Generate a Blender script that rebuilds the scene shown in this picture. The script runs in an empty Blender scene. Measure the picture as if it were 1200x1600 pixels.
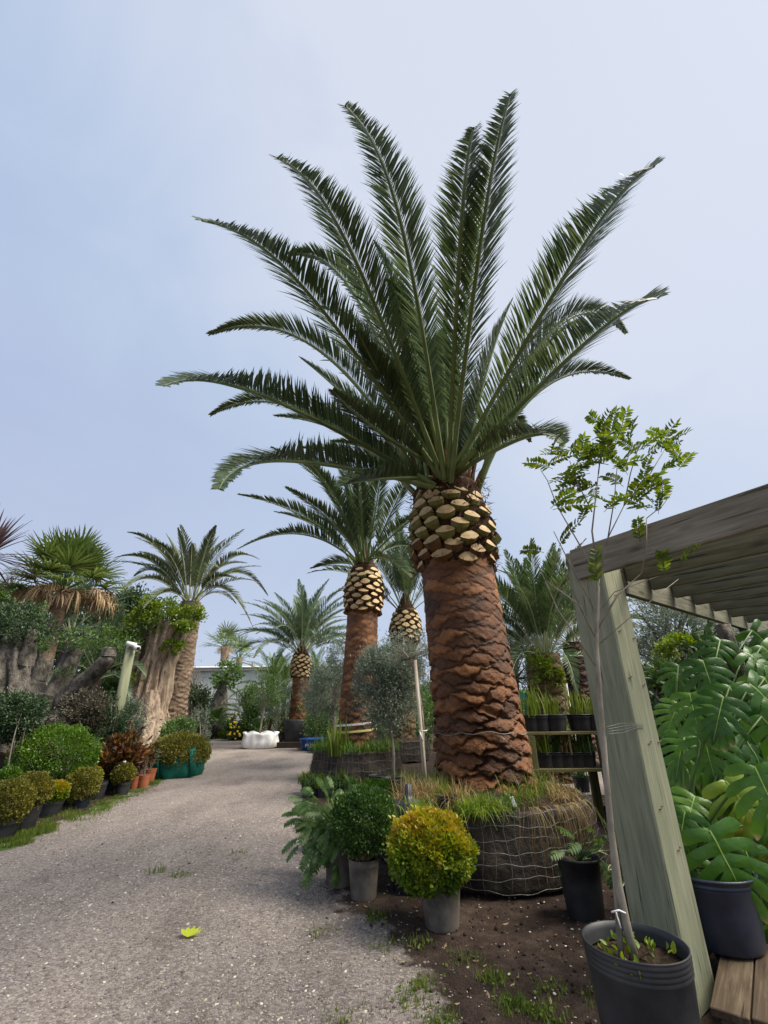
import bpy, math, random
import numpy as np
from mathutils import Vector, Matrix
R = math.radians
rnd = random.Random(7)
rng = np.random.default_rng(7)
scene = bpy.context.scene
COL = scene.collection

# ------------------------------------------------------------------ camera, sky, sun, exposure
CAM_H = 1.35
PITCH = R(23.4)
ROLL = 0.0118
FPX = 694.0
_f = np.array([0, math.cos(PITCH), math.sin(PITCH)])
_u0 = np.array([0, -math.sin(PITCH), math.cos(PITCH)])
_r0 = np.array([1.0, 0, 0])
_r = _r0 * math.cos(ROLL) - _u0 * math.sin(ROLL)
_u = _u0 * math.cos(ROLL) + _r0 * math.sin(ROLL)
cam_data = bpy.data.cameras.new('camera')
cam_data.sensor_fit = 'VERTICAL'
cam_data.sensor_height = 24.0
cam_data.lens = FPX / 1600 * 24.0
cam_data.clip_start = 0.05
cam_data.clip_end = 3000
cam = bpy.data.objects.new('camera', cam_data)
COL.objects.link(cam)
M = Matrix(((_r[0], _u[0], -_f[0], 0), (_r[1], _u[1], -_f[1], 0), (_r[2], _u[2], -_f[2], CAM_H), (0, 0, 0, 1)))
cam.matrix_world = M
scene.camera = cam

SUN_DIR = np.array([0.80, -0.12, 1.05]); SUN_DIR /= np.linalg.norm(SUN_DIR)
SUN_EL = math.asin(SUN_DIR[2]); SUN_AZ = math.atan2(SUN_DIR[0], SUN_DIR[1])
world = bpy.data.worlds.new('World'); scene.world = world
world.use_nodes = True
wn, wl = world.node_tree.nodes, world.node_tree.links
wn.clear()
wo = wn.new('ShaderNodeOutputWorld'); bg = wn.new('ShaderNodeBackground')
sky = wn.new('ShaderNodeTexSky'); sky.sky_type = 'NISHITA'; sky.sun_disc = False
sky.sun_elevation = SUN_EL; sky.sun_rotation = SUN_AZ
sky.air_density = 1.0; sky.dust_density = 1.5; sky.ozone_density = 2.0
bg.inputs['Strength'].default_value = 0.1
tc = wn.new('ShaderNodeTexCoord')
nz = wn.new('ShaderNodeTexNoise'); nz.inputs['Scale'].default_value = 2.4; nz.inputs['Detail'].default_value = 7; nz.inputs['Roughness'].default_value = 0.52; nz.inputs['Distortion'].default_value = 0.6
mp = wn.new('ShaderNodeMapping'); mp.inputs['Scale'].default_value = (1, 1, 1.7); mp.inputs['Location'].default_value = (0.4, 1.3, 0.2)
dt = wn.new('ShaderNodeVectorMath'); dt.operation = 'DOT_PRODUCT'; dt.inputs[1].default_value = tuple(SUN_DIR)
ad = wn.new('ShaderNodeMath'); ad.operation = 'MULTIPLY_ADD'; ad.inputs[1].default_value = 0.7
rp = wn.new('ShaderNodeValToRGB')
rp.color_ramp.elements[0].position = 0.14; rp.color_ramp.elements[0].color = (2.75, 3.3, 4.95, 1)
rp.color_ramp.elements[1].position = 1.12; rp.color_ramp.elements[1].color = (5.0, 5.35, 6.2, 1)
e = rp.color_ramp.elements.new(0.62); e.color = (3.5, 4.25, 5.65, 1)
rp.color_ramp.elements[2].position = 1.0
mxs = wn.new('ShaderNodeMix'); mxs.data_type = 'RGBA'; mxs.inputs[0].default_value = 0.92
wl.new(tc.outputs['Generated'], mp.inputs['Vector']); wl.new(mp.outputs[0], nz.inputs['Vector'])
wl.new(tc.outputs['Generated'], dt.inputs[0])
wl.new(nz.outputs['Fac'], ad.inputs[0]); wl.new(dt.outputs['Value'], ad.inputs[2])
wl.new(ad.outputs[0], rp.inputs[0])
sx = wn.new('ShaderNodeSeparateXYZ'); wl.new(tc.outputs['Generated'], sx.inputs[0])
hz = wn.new('ShaderNodeMapRange'); hz.inputs[1].default_value = 0.0; hz.inputs[2].default_value = 0.75; hz.inputs[3].default_value = 0.75; hz.inputs[4].default_value = 0.0
wl.new(sx.outputs[2], hz.inputs[0])
mh = wn.new('ShaderNodeMix'); mh.data_type = 'RGBA'; mh.inputs[7].default_value = (4.35, 4.9, 5.85, 1)
wl.new(hz.outputs[0], mh.inputs[0]); wl.new(rp.outputs[0], mh.inputs[6])
wl.new(sky.outputs[0], mxs.inputs[6]); wl.new(mh.outputs[2], mxs.inputs[7])
wl.new(mxs.outputs[2], bg.inputs['Color']); wl.new(bg.outputs[0], wo.inputs[0])

sd = bpy.data.lights.new('sun', 'SUN'); sd.energy = 4.8; sd.angle = R(36); sd.color = (1.0, 0.93, 0.82)
so = bpy.data.objects.new('sun', sd); COL.objects.link(so)
so.rotation_euler = Vector(-SUN_DIR).to_track_quat('-Z', 'Y').to_euler()

scene.view_settings.view_transform = 'Standard'
scene.view_settings.look = 'None'
scene.view_settings.gamma = 1
scene.view_settings.use_curve_mapping = False
scene.view_settings.exposure = 0.55

# ------------------------------------------------------------------ helpers
CAM = np.array([0, 0, CAM_H])
def ray(px, py):
    return _f + _r * (px - 600) / FPX + _u * (800 - py) / FPX
def P(px, py, Y):                      # point of the ray at depth Y
    d = ray(px, py); return CAM + d * (Y / d[1])
def G(px, py, z=0.0):                  # point of the ray on the level z
    d = ray(px, py); return CAM + d * ((z - CAM_H) / d[2])
def V3(a): return np.array(a, dtype=float)
def nrm(v):
    v = np.asarray(v, float); n = np.linalg.norm(v, axis=-1, keepdims=True); return v / np.maximum(n, 1e-9)

class MB:
    """collects vertices, faces, material slots and one float per vertex"""
    def __init__(s): s.v = []; s.f = []; s.m = []; s.a = []; s.n = 0
    def add(s, v, f, mat=0, attr=None):
        v = np.asarray(v, float).reshape(-1, 3); f = np.asarray(f, dtype=np.int64)
        s.v.append(v); s.f.append(f + s.n); s.m.append(np.full(len(f), mat)); s.n += len(v)
        s.a.append(np.zeros(len(v)) if attr is None else np.broadcast_to(np.asarray(attr, float), (len(v),)).copy())
        return s
    def mesh(s, name, mats, smooth=True):
        me = bpy.data.meshes.new(name)
        v = np.concatenate(s.v); me.vertices.add(len(v)); me.vertices.foreach_set('co', v.astype(np.float32).ravel())
        loops = np.concatenate([f.ravel() for f in s.f]); sizes = np.concatenate([np.full(len(f), f.shape[1]) for f in s.f])
        me.loops.add(len(loops)); me.loops.foreach_set('vertex_index', loops.astype(np.int32))
        me.polygons.add(len(sizes)); st = np.concatenate([[0], np.cumsum(sizes)[:-1]])
        me.polygons.foreach_set('loop_start', st.astype(np.int32))
        me.polygons.foreach_set('material_index', np.concatenate(s.m).astype(np.int32))
        me.polygons.foreach_set('use_smooth', np.full(len(sizes), smooth))
        at = me.attributes.new('tone', 'FLOAT', 'POINT'); at.data.foreach_set('value', np.concatenate(s.a).astype(np.float32))
        for m in (mats if isinstance(mats, (list, tuple)) else [mats]): me.materials.append(m)
        me.update(calc_edges=True); me.validate()
        return me

def link(name, me, parent=None, loc=(0, 0, 0), rot=None, scale=None, kind=None, label=None):
    o = bpy.data.objects.new(name, me); COL.objects.link(o)
    o.location = tuple(loc)
    if rot is not None: o.rotation_euler = rot
    if scale is not None: o.scale = (scale,) * 3 if isinstance(scale, (int, float)) else scale
    if parent is not None: o.parent = parent
    if kind: o['kind'] = kind
    if label: o['label'] = label
    return o
def thing(name, label, cat, loc, group=None, rotz=0):
    o = link(name, None, None, loc, (0, 0, rotz)); o.empty_display_size = 0.2
    o['label'] = label; o['category'] = cat
    if group: o['group'] = group
    return o
def tag(o, label, cat, group=None):
    o['label'] = label; o['category'] = cat
    if group: o['group'] = group
    return o

def tube(pts, rad, n=8, cap=True):
    pts = np.asarray(pts, float); k = len(pts)
    rad = np.broadcast_to(np.asarray(rad, float), (k,))
    t = nrm(np.gradient(pts, axis=0)); ref = V3([0, 0, 1]) if abs(t[:, 2]).mean() < .9 else V3([1, 0, 0])
    s = nrm(np.cross(t, ref)); b = np.cross(s, t)
    a = np.arange(n) * 2 * math.pi / n
    v = pts[:, None] + rad[:, None, None] * (np.cos(a)[None, :, None] * s[:, None] + np.sin(a)[None, :, None] * b[:, None])
    v = v.reshape(-1, 3); i = np.arange(k - 1)[:, None] * n; j = np.arange(n)[None]; j2 = (j + 1) % n
    f = np.stack([i + j, i + j2, i + n + j2, i + n + j], -1).reshape(-1, 4)
    return v, f
def add_tube(mb, pts, rad, n=8, mat=0, attr=None):
    v, f = tube(pts, rad, n); mb.add(v, f, mat, attr)
    pts = np.asarray(pts, float); base = mb.n - len(v)
    for ring in (range(n - 1, -1, -1), range(len(v) - n, len(v))):
        mb.v.append(np.zeros((0, 3))); mb.a.append(np.zeros(0)); mb.f.append(np.array([[base + q for q in ring]])); mb.m.append(np.array([mat]))
    return mb
def add_lathe(mb, prof, n=24, mat=0, c=(0, 0, 0), sx=1, sy=1, closed=False):
    prof = np.asarray(prof, float); k = len(prof); a = np.arange(n) * 2 * math.pi / n
    v = np.stack([prof[:, 0:1] * np.cos(a) * sx, prof[:, 0:1] * np.sin(a) * sy, np.repeat(prof[:, 1:2], n, 1)], -1).reshape(-1, 3) + V3(c)
    i = np.arange(k - 1)[:, None] * n; j = np.arange(n)[None]; j2 = (j + 1) % n
    f = np.stack([i + j, i + j2, i + n + j2, i + n + j], -1).reshape(-1, 4)
    return mb.add(v, f, mat)
def add_box(mb, c, size, rot=None, mat=0, bev=0.0):
    h = V3(size) / 2
    if bev <= 0:
        v = np.array([[x, y, z] for x in (-1, 1) for y in (-1, 1) for z in (-1, 1)], float) * h
        f = np.array([[0, 1, 3, 2], [4, 6, 7, 5], [0, 4, 5, 1], [2, 3, 7, 6], [0, 2, 6, 4], [1, 5, 7, 3]])
        fs = [f]
    else:                                # chamfered box: 24 vertices
        v = []; idx = {}
        for x in (-1, 1):
            for y in (-1, 1):
                for z in (-1, 1):
                    for ax in range(3):
                        p = V3([x, y, z]) * (h - bev); p[ax] = (x, y, z)[ax] * h[ax]
                        idx[(x, y, z, ax)] = len(v); v.append(p)
        v = np.array(v); q = []; t = []
        for ax in range(3):
            o1, o2 = [k for k in range(3) if k != ax]
            for s in (-1, 1):
                loop = []
                for a, b in ((-1, -1), (1, -1), (1, 1), (-1, 1)):
                    c3 = [0, 0, 0]; c3[ax] = s; c3[o1] = a; c3[o2] = b; loop.append(idx[(*c3, ax)])
                q.append(loop)
            for a in (-1, 1):
                for b in (-1, 1):
                    c1 = [0, 0, 0]; c1[ax] = -1; c1[o1] = a; c1[o2] = b; c2 = list(c1); c2[ax] = 1
                    q.append([idx[(*c1, o1)], idx[(*c2, o1)], idx[(*c2, o2)], idx[(*c1, o2)]])
        for x in (-1, 1):
            for y in (-1, 1):
                for z in (-1, 1): t.append([idx[(x, y, z, k)] for k in range(3)])
        fs = [np.array(q), np.array(t)]
    if rot is not None: v = v @ np.asarray(rot).T
    v = v + V3(c); base = mb.n
    mb.add(v, fs[0], mat)
    if len(fs) > 1:
        mb.v.append(np.zeros((0, 3))); mb.a.append(np.zeros(0)); mb.f.append(fs[1] + base); mb.m.append(np.full(len(fs[1]), mat))
    return mb
def frame_rot(xdir, updir=(0, 0, 1)):   # columns x, y, z
    x = nrm(V3(xdir)); y = nrm(np.cross(V3(updir), x)); z = np.cross(x, y)
    return np.stack([x, y, z], 1)
def scatter(mb, tv, tf, pos, X, Y, Z, mat=0, attr=None):
    """copies of a template (tv, list of face arrays) with axes X, Y, Z (N,3) at pos (N,3)"""
    N = len(pos); k = len(tv)
    v = pos[:, None] + tv[None, :, 0:1] * X[:, None] + tv[None, :, 1:2] * Y[:, None] + tv[None, :, 2:3] * Z[:, None]
    base = mb.n; off = np.arange(N)[:, None, None] * k + base
    mb.v.append(v.reshape(-1, 3)); mb.n += N * k
    mb.a.append(np.zeros(N * k) if attr is None else np.repeat(attr, k))
    for f in tf:
        g = (f[None] + off).reshape(-1, f.shape[1]); mb.f.append(g); mb.m.append(np.full(len(g), mat))
    return mb
LEAF6 = (np.array([[0, 0, 0], [.35, .5, .10], [.35, -.5, .10], [.75, .36, .05], [.75, -.36, .05], [1, 0, -.08], [.45, 0, -.04]]),
         [np.array([[0, 6, 1], [0, 2, 6], [1, 6, 3], [2, 4, 6], [3, 6, 5], [6, 4, 5]])])
LEAF4 = (np.array([[0, 0, 0], [.45, .5, .07], [.45, -.5, .07], [1, 0, -.05]]), [np.array([[0, 2, 3], [0, 3, 1]])])
def leaf_axes(n, out, rg, spread=0.8, up=0.2):
    d = nrm(out + rg.normal(0, spread, (n, 3)) + V3([0, 0, up]))
    w = nrm(np.cross(d, rg.normal(0, 1, (n, 3)))); z = np.cross(d, w)
    return d, w, z
def ellip_dirs(n, rg):
    return nrm(rg.normal(0, 1, (n, 3)))

# ------------------------------------------------------------------ materials
def mat_new(name):
    m = bpy.data.materials.new(name); m.use_nodes = True; nt = m.node_tree; nt.nodes.clear()
    out = nt.nodes.new('ShaderNodeOutputMaterial'); b = nt.nodes.new('ShaderNodeBsdfPrincipled')
    nt.links.new(b.outputs[0], out.inputs[0]); return m, nt, b, out
def ramp(nt, cols, fac):
    r = nt.nodes.new('ShaderNodeValToRGB'); el = r.color_ramp.elements
    while len(el) < len(cols): el.new(0.5)
    for i, (p, c) in enumerate(cols): el[i].position = p; el[i].color = (*c, 1)
    nt.links.new(fac, r.inputs[0]); return r.outputs[0]
def noise(nt, scale, detail=3, vec=None, rough=.55, dist=0):
    n = nt.nodes.new('ShaderNodeTexNoise'); n.inputs['Scale'].default_value = scale; n.inputs['Detail'].default_value = detail
    n.inputs['Roughness'].default_value = rough; n.inputs['Distortion'].default_value = dist
    if vec is not None: nt.links.new(vec, n.inputs['Vector'])
    return n.outputs['Fac']
def texco(nt, scale=(1, 1, 1), rot=(0, 0, 0), which='Object'):
    t = nt.nodes.new('ShaderNodeTexCoord'); m = nt.nodes.new('ShaderNodeMapping')
    m.inputs['Scale'].default_value = scale; m.inputs['Rotation'].default_value = rot
    nt.links.new(t.outputs[which], m.inputs[0]); return m.outputs[0]
def math_n(nt, op, a, b=None, clamp=False):
    n = nt.nodes.new('ShaderNodeMath'); n.operation = op; n.use_clamp = clamp
    for i, x in enumerate((a, b)):
        if x is None: continue
        if isinstance(x, (int, float)): n.inputs[i].default_value = x
        else: nt.links.new(x, n.inputs[i])
    return n.outputs[0]
def mixc(nt, fac, a, b, blend='MIX'):
    n = nt.nodes.new('ShaderNodeMix'); n.data_type = 'RGBA'; n.blend_type = blend
    for i, x in ((0, fac), (6, a), (7, b)):
        if isinstance(x, (int, float)): n.inputs[i].default_value = x
        elif isinstance(x, tuple): n.inputs[i].default_value = (*x, 1)
        else: nt.links.new(x, n.inputs[i])
    return n.outputs[2]
def bump(nt, b, h, strength=.3, dist=.01):
    n = nt.nodes.new('ShaderNodeBump'); n.inputs['Strength'].default_value = strength; n.inputs['Distance'].default_value = dist
    nt.links.new(h, n.inputs['Height']); nt.links.new(n.outputs[0], b.inputs['Normal'])
def attr_n(nt, name='tone'):
    a = nt.nodes.new('ShaderNodeAttribute'); a.attribute_name = name; return a.outputs['Fac']

def leaf_mat(name, cols, rough=.45, trans=.3, spec=.4, big=None):
    """cols: ramp stops used per leaf (random per island)"""
    m, nt, b, out = mat_new(name)
    g = nt.nodes.new('ShaderNodeNewGeometry')
    f = g.outputs['Random Per Island']
    n2 = noise(nt, big or 2.2, 2, texco(nt))
    f2 = math_n(nt, 'ADD', math_n(nt, 'MULTIPLY', f, .65), math_n(nt, 'MULTIPLY', math_n(nt, 'SUBTRACT', n2, .3), .85), True)
    c = ramp(nt, cols, f2)
    nt.links.new(c, b.inputs['Base Color']); b.inputs['Roughness'].default_value = rough
    b.inputs['Specular IOR Level'].default_value = spec
    t = nt.nodes.new('ShaderNodeBsdfTranslucent')
    hs = nt.nodes.new('ShaderNodeHueSaturation'); hs.inputs['Value'].default_value = 1.5; hs.inputs['Hue'].default_value = .485; hs.inputs['Saturation'].default_value = 1.1
    nt.links.new(c, hs.inputs['Color']); nt.links.new(hs.outputs[0], t.inputs['Color'])
    mx = nt.nodes.new('ShaderNodeMixShader'); mx.inputs[0].default_value = trans
    nt.links.new(b.outputs[0], mx.inputs[1]); nt.links.new(t.outputs[0], mx.inputs[2]); nt.links.new(mx.outputs[0], out.inputs[0])
    return m
def simple_mat(name, c1, c2, scale=6, rough=.6, spec=.3, bmp=.2, bd=.005, detail=4, stretch=(1, 1, 1), metal=0, bscale=None):
    m, nt, b, out = mat_new(name); v = texco(nt, stretch)
    c = ramp(nt, [(.3, c1), (.7, c2)], noise(nt, scale, detail, v))
    nt.links.new(c, b.inputs['Base Color']); b.inputs['Roughness'].default_value = rough
    b.inputs['Specular IOR Level'].default_value = spec; b.inputs['Metallic'].default_value = metal
    if bmp: bump(nt, b, noise(nt, bscale or scale * 4, 4, v), bmp, bd)
    return m
MAT = {}
def L_(k, *c): return [(p, tuple(x * k for x in q)) for p, q in c]
MAT['palm_leaf'] = leaf_mat('palm_leaflet', [(0, (.032, .060, .026)), (.5, (.072, .108, .045)), (1, (.14, .175, .08))], .5, .25, .35)
MAT['palm_leaf_pale'] = leaf_mat('palm_leaflet_pale', [(0, (.045, .09, .045)), (.5, (.09, .14, .07)), (1, (.16, .20, .11))], .45, .3, .4)
MAT['palm_leaf_dull'] = leaf_mat('palm_leaflet_dull', [(0, (.05, .08, .04)), (.5, (.10, .13, .06)), (.85, (.17, .17, .10)), (1, (.24, .17, .10))], .5, .25, .3)
MAT['rachis'] = simple_mat('palm_rachis', (.11, .16, .045), (.20, .25, .085), 3, .42, .5, 0)
MAT['rachis_pale'] = simple_mat('palm_rachis_pale', (.30, .34, .18), (.42, .44, .28), 3, .45, .5, 0)
MAT['sheath'] = simple_mat('palm_leaf_sheath', (.05, .022, .012), (.20, .10, .05), 9, .8, .2, .6, .01, stretch=(1, 1, .2))
MAT['cut'] = simple_mat('cut_face', (.33, .21, .09), (.62, .46, .25), 9, .65, .25, .5, .004)
MAT['stub_green'] = simple_mat('stub_green', (.10, .11, .025), (.20, .17, .05), 9, .5, .4, .4, .004)
MAT['stub_brown'] = simple_mat('stub_brown', (.06, .028, .012), (.17, .085, .03), 9, .7, .3, .6, .006)
MAT['fibre'] = simple_mat('palm_fibre', (.018, .009, .006), (.07, .035, .02), 14, .9, .1, .8, .02)

def bark_mat(name, cols, scale=30, rough=.55, spec=.4):
    m, nt, b, out = mat_new(name); v = texco(nt, (1, 1, 2.2))
    t = attr_n(nt); n1 = noise(nt, 2.2, 3, texco(nt)); n2 = noise(nt, scale, 5, v, .65)
    f = math_n(nt, 'ADD', math_n(nt, 'MULTIPLY', t, .45), math_n(nt, 'ADD', math_n(nt, 'MULTIPLY', math_n(nt, 'SUBTRACT', n1, .25), .75), math_n(nt, 'MULTIPLY', math_n(nt, 'SUBTRACT', n2, .5), .8)), True)
    c = ramp(nt, cols, f); nt.links.new(c, b.inputs['Base Color'])
    nt.links.new(ramp(nt, [(.3, (rough - .15,) * 3), (.7, (rough + .3,) * 3)], n2), b.inputs['Roughness']); b.inputs['Specular IOR Level'].default_value = spec
    bump(nt, b, noise(nt, scale * 1.5, 5, texco(nt, (1, 1, 4)), .7), .9, .012)
    return m
MAT['bark'] = bark_mat('palm_bark', [(0, (.022, .010, .006)), (.3, (.075, .030, .012)), (.56, (.20, .078, .025)), (.8, (.36, .16, .055)), (1, (.55, .34, .19))])
MAT['bark_dark'] = bark_mat('palm_bark_dark', [(0, (.014, .009, .007)), (.5, (.06, .03, .018)), (1, (.18, .09, .045))])
MAT['bark_gold'] = bark_mat('palm_bark_gold', [(0, (.05, .03, .015)), (.5, (.15, .10, .035)), (1, (.32, .24, .10))])
MAT['bark_grey'] = bark_mat('palm_bark_grey', [(0, (.10, .065, .045)), (.5, (.24, .17, .12)), (1, (.42, .33, .25))], 14, .8, .2)
MAT['wood_stump'] = simple_mat('stump_wood', (.13, .09, .065), (.50, .39, .28), 8, .85, .2, 1, .04, 6, (1.6, 1.6, .35))
MAT['bark_olive'] = simple_mat('gnarled_bark', (.035, .03, .025), (.26, .23, .19), 9, .9, .2, 1, .03, 6, (1, 1, .6))
MAT['bark_thin'] = simple_mat('young_bark', (.13, .11, .08), (.34, .30, .24), 16, .8, .2, .5, .004, 4, (1, 1, .5))
MAT['stake'] = simple_mat('stake_wood', (.36, .30, .22), (.55, .49, .38), 12, .7, .25, .3, .003, 4, (2, 2, .2))
MAT['soil'] = simple_mat('potting_soil', (.02, .014, .010), (.085, .058, .038), 22, .95, .1, 1, .02, 6)
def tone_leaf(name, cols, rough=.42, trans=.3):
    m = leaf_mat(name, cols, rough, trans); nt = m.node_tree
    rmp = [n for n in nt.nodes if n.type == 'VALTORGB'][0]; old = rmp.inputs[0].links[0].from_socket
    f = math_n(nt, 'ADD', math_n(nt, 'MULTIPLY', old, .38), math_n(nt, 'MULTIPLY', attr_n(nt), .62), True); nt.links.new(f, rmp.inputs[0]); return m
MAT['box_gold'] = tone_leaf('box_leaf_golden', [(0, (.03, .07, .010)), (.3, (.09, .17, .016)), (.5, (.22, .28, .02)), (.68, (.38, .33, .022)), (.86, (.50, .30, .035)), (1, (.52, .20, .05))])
MAT['box_green'] = leaf_mat('box_leaf_green', [(0, (.02, .06, .014)), (.5, (.055, .12, .022)), (.9, (.13, .21, .04)), (1, (.2, .28, .07))], .4, .25, .45)
MAT['box_bright'] = leaf_mat('box_leaf_bright', [(0, (.03, .08, .010)), (.5, (.085, .18, .018)), (1, (.2, .32, .035))], .4, .3, .45)
MAT['box_olive'] = leaf_mat('box_leaf_bronzed', [(0, (.06, .07, .014)), (.5, (.18, .18, .028)), (.8, (.3, .26, .04)), (1, (.38, .22, .06))], .5, .25, .4)
MAT['olive_leaf'] = leaf_mat('olive_leaf', [(0, (.07, .10, .065)), (.5, (.17, .21, .15)), (.85, (.27, .32, .24)), (1, (.42, .46, .38))], .5, .2, .4)
MAT['dark_leaf'] = leaf_mat('dark_leaf', [(0, (.018, .04, .016)), (.6, (.045, .085, .03)), (1, (.11, .16, .07))], .45, .2, .45)
MAT['mid_leaf'] = leaf_mat('mid_leaf', [(0, (.03, .075, .02)), (.5, (.085, .16, .038)), (1, (.19, .28, .08))], .45, .3, .4)
MAT['lime_leaf'] = leaf_mat('lime_leaf', [(0, (.06, .12, .012)), (.5, (.15, .24, .022)), (1, (.30, .36, .06))], .45, .35, .4)
MAT['fan_leaf'] = leaf_mat('fan_leaf', [(0, (.04, .08, .018)), (.5, (.09, .14, .035)), (1, (.2, .23, .08))], .4, .3, .4)
MAT['dead_leaf'] = leaf_mat('dead_leaf', [(0, (.16, .10, .05)), (.5, (.34, .24, .13)), (1, (.55, .43, .27))], .8, .2, .2)
MAT['purple_leaf'] = leaf_mat('purple_leaf', [(0, (.03, .018, .02)), (.5, (.075, .045, .05)), (1, (.15, .11, .1))], .4, .12, .5)
MAT['bronze_leaf'] = leaf_mat('bronze_leaf', [(0, (.04, .035, .022)), (.5, (.10, .088, .058)), (.85, (.17, .16, .11)), (1, (.26, .19, .13))], .5, .2, .4)
MAT['red_leaf'] = leaf_mat('red_leaf', [(0, (.035, .014, .010)), (.35, (.09, .03, .014)), (.6, (.09, .08, .02)), (.8, (.26, .10, .02)), (1, (.42, .27, .04))], .4, .3, .45, 4)
MAT['grass'] = leaf_mat('grass_blade', [(0, (.05, .10, .012)), (.6, (.14, .2, .03)), (1, (.3, .33, .08))], .5, .35, .3)
MAT['straw'] = leaf_mat('dry_blade', [(0, (.16, .10, .04)), (.6, (.34, .25, .11)), (1, (.5, .42, .22))], .6, .3, .3)
MAT['monstera'] = leaf_mat('monstera_leaf', [(0, (.013, .05, .010)), (.5, (.03, .10, .016)), (.85, (.06, .16, .022)), (1, (.16, .25, .03))], .3, .25, .5, .8)
MAT['monstera_rib'] = simple_mat('monstera_rib', (.22, .38, .05), (.36, .50, .10), 5, .4, .4, 0)
MAT['sapling'] = leaf_mat('sapling_leaflet', [(0, (.04, .08, .014)), (.5, (.09, .155, .022)), (.85, (.19, .25, .03)), (1, (.36, .18, .03))], .42, .4, .4, 3)
MAT['black_plastic'] = simple_mat('black_plastic', (.010, .011, .014), (.050, .050, .052), 5, .5, .45, .2, .003, 6)
MAT['grey_plastic'] = simple_mat('dusty_pot_plastic', (.045, .04, .036), (.22, .19, .155), 7, .65, .3, .3, .004, 8)
MAT['navy_plastic'] = simple_mat('blue_black_plastic', (.007, .012, .025), (.03, .04, .065), 5, .35, .5, .15, .003)
MAT['terracotta'] = simple_mat('terracotta_plastic', (.36, .11, .055), (.5, .18, .09), 5, .55, .35, .15, .002)
MAT['blue_tub'] = simple_mat('blue_tub_plastic', (.006, .04, .22), (.01, .07, .33), 3, .35, .5, 0)
MAT['white'] = simple_mat('white_tag', (.72, .72, .70), (.82, .82, .80), 5, .5, .4, 0)
MAT['wire'] = simple_mat('galvanised_wire', (.11, .105, .10), (.27, .26, .25), 30, .45, .5, 0, metal=.5)
MAT['wrap'] = simple_mat('black_wrap', (.007, .006, .005), (.065, .048, .033), 5, .7, .3, .9, .02, 6)
# ------------------------------------------------------------------ ground
def sdist(px, py, poly):
    """signed distance (positive inside) of points to a polygon"""
    poly = np.asarray(poly)[:, :2]; d = np.full(px.shape, 1e9); ins = np.zeros(px.shape, bool)
    for a, b in zip(poly, np.roll(poly, -1, 0)):
        e = b - a; wx, wy = px - a[0], py - a[1]; t = np.clip((wx * e[0] + wy * e[1]) / max(e @ e, 1e-9), 0, 1)
        d = np.minimum(d, np.hypot(wx - t * e[0], wy - t * e[1]))
        c = ((a[1] > py) != (b[1] > py)) & (px < (b[0] - a[0]) * (py - a[1]) / ((b[1] - a[1]) or 1e-9) + a[0]); ins ^= c
    return np.where(ins, d, -d)
def vnoise(x, y, s, seed=0):
    r = np.random.default_rng(seed); ph = r.uniform(0, 6.28, (6, 3)); out = 0
    for k in range(6):
        a = ph[k, 2]; f = s * (1 + k * .37); out = out + np.sin((x * math.cos(a) + y * math.sin(a)) * f + ph[k, 0]) * np.sin((-x * math.sin(a) + y * math.cos(a)) * f * .8 + ph[k, 1])
    return out / 3
LEFT_EDGE = [(0, 1325), (60, 1300), (150, 1264), (240, 1222), (290, 1186), (318, 1164), (330, 1154)]
RIGHT_EDGE = [(440, 1160), (495, 1181), (482, 1215), (470, 1255), (484, 1320), (520, 1385), (580, 1450), (650, 1520), (700, 1600), (720, 1700)]
path_poly = [(-6, -4, 0), (-5.2, 2, 0)] + [G(*p) for p in LEFT_EDGE] + [(-6.5, 30, 0), (-3, 30, 0)] + [G(*p) for p in RIGHT_EDGE] + [(.3, -4, 0)]
path_poly = np.array([p[:2] for p in path_poly])
side_poly = np.array([[2.2, 7.0], [7, 6], [9, 12], [2.6, 12.5]])
LE = np.array([G(*p)[:2] for p in LEFT_EDGE])
xs = np.concatenate([[-700, -200, -80, -40, -25, -18, -14], np.arange(-11, 8.01, .09), [10, 14, 20, 40, 80, 200, 700]])
ys = np.concatenate([[-700, -100, -30, -10, -4], np.arange(-1, 14, .09), np.arange(14, 30, .5), [34, 40, 60, 100, 200, 700]])
gx, gy = np.meshgrid(xs, ys); gz = vnoise(gx, gy, 3.1, 1) * .010 + vnoise(gx, gy, 9, 2) * .004
near = (abs(gx) < 10) & (gy > -1) & (gy < 14); gz = np.where(near, gz, 0)
inside = np.maximum(sdist(gx, gy, path_poly), sdist(gx, gy, side_poly) * .6)
wob = vnoise(gx, gy, 2.7, 4) * .16 + vnoise(gx, gy, 8, 5) * .06
gravel = np.clip((inside + wob) / .5 + .5, 0, 1)
gz = gz + (1 - gravel) * near * (.012 * vnoise(gx, gy, 14, 8))
verge = np.full(gx.shape, 1e9)
for a, b in zip(LE[:-1], LE[1:]):
    e = b - a; t = np.clip(((gx - a[0]) * e[0] + (gy - a[1]) * e[1]) / (e @ e), 0, 1)
    verge = np.minimum(verge, np.hypot(gx - a[0] - t * e[0], gy - a[1] - t * e[1]))
grassm = np.clip(.85 - (verge + wob * 1.0) / .34, 0, 1)
nx, ny = len(xs), len(ys); gi = (np.arange(ny - 1)[:, None] * nx + np.arange(nx - 1)[None])
gf = np.stack([gi, gi + 1, gi + nx + 1, gi + nx], -1).reshape(-1, 4)
gm = MB().add(np.stack([gx, gy, gz], -1), gf, 0, gravel.ravel())
m, nt, b, out = mat_new('gravel_and_soil')
v = texco(nt); tn = attr_n(nt, 'tone'); gr = attr_n(nt, 'grassy')
def voro(scale, feat='F1', vec=v):
    n = nt.nodes.new('ShaderNodeTexVoronoi'); n.inputs['Scale'].default_value = scale; n.feature = feat; nt.links.new(vec, n.inputs['Vector']); return n
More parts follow.
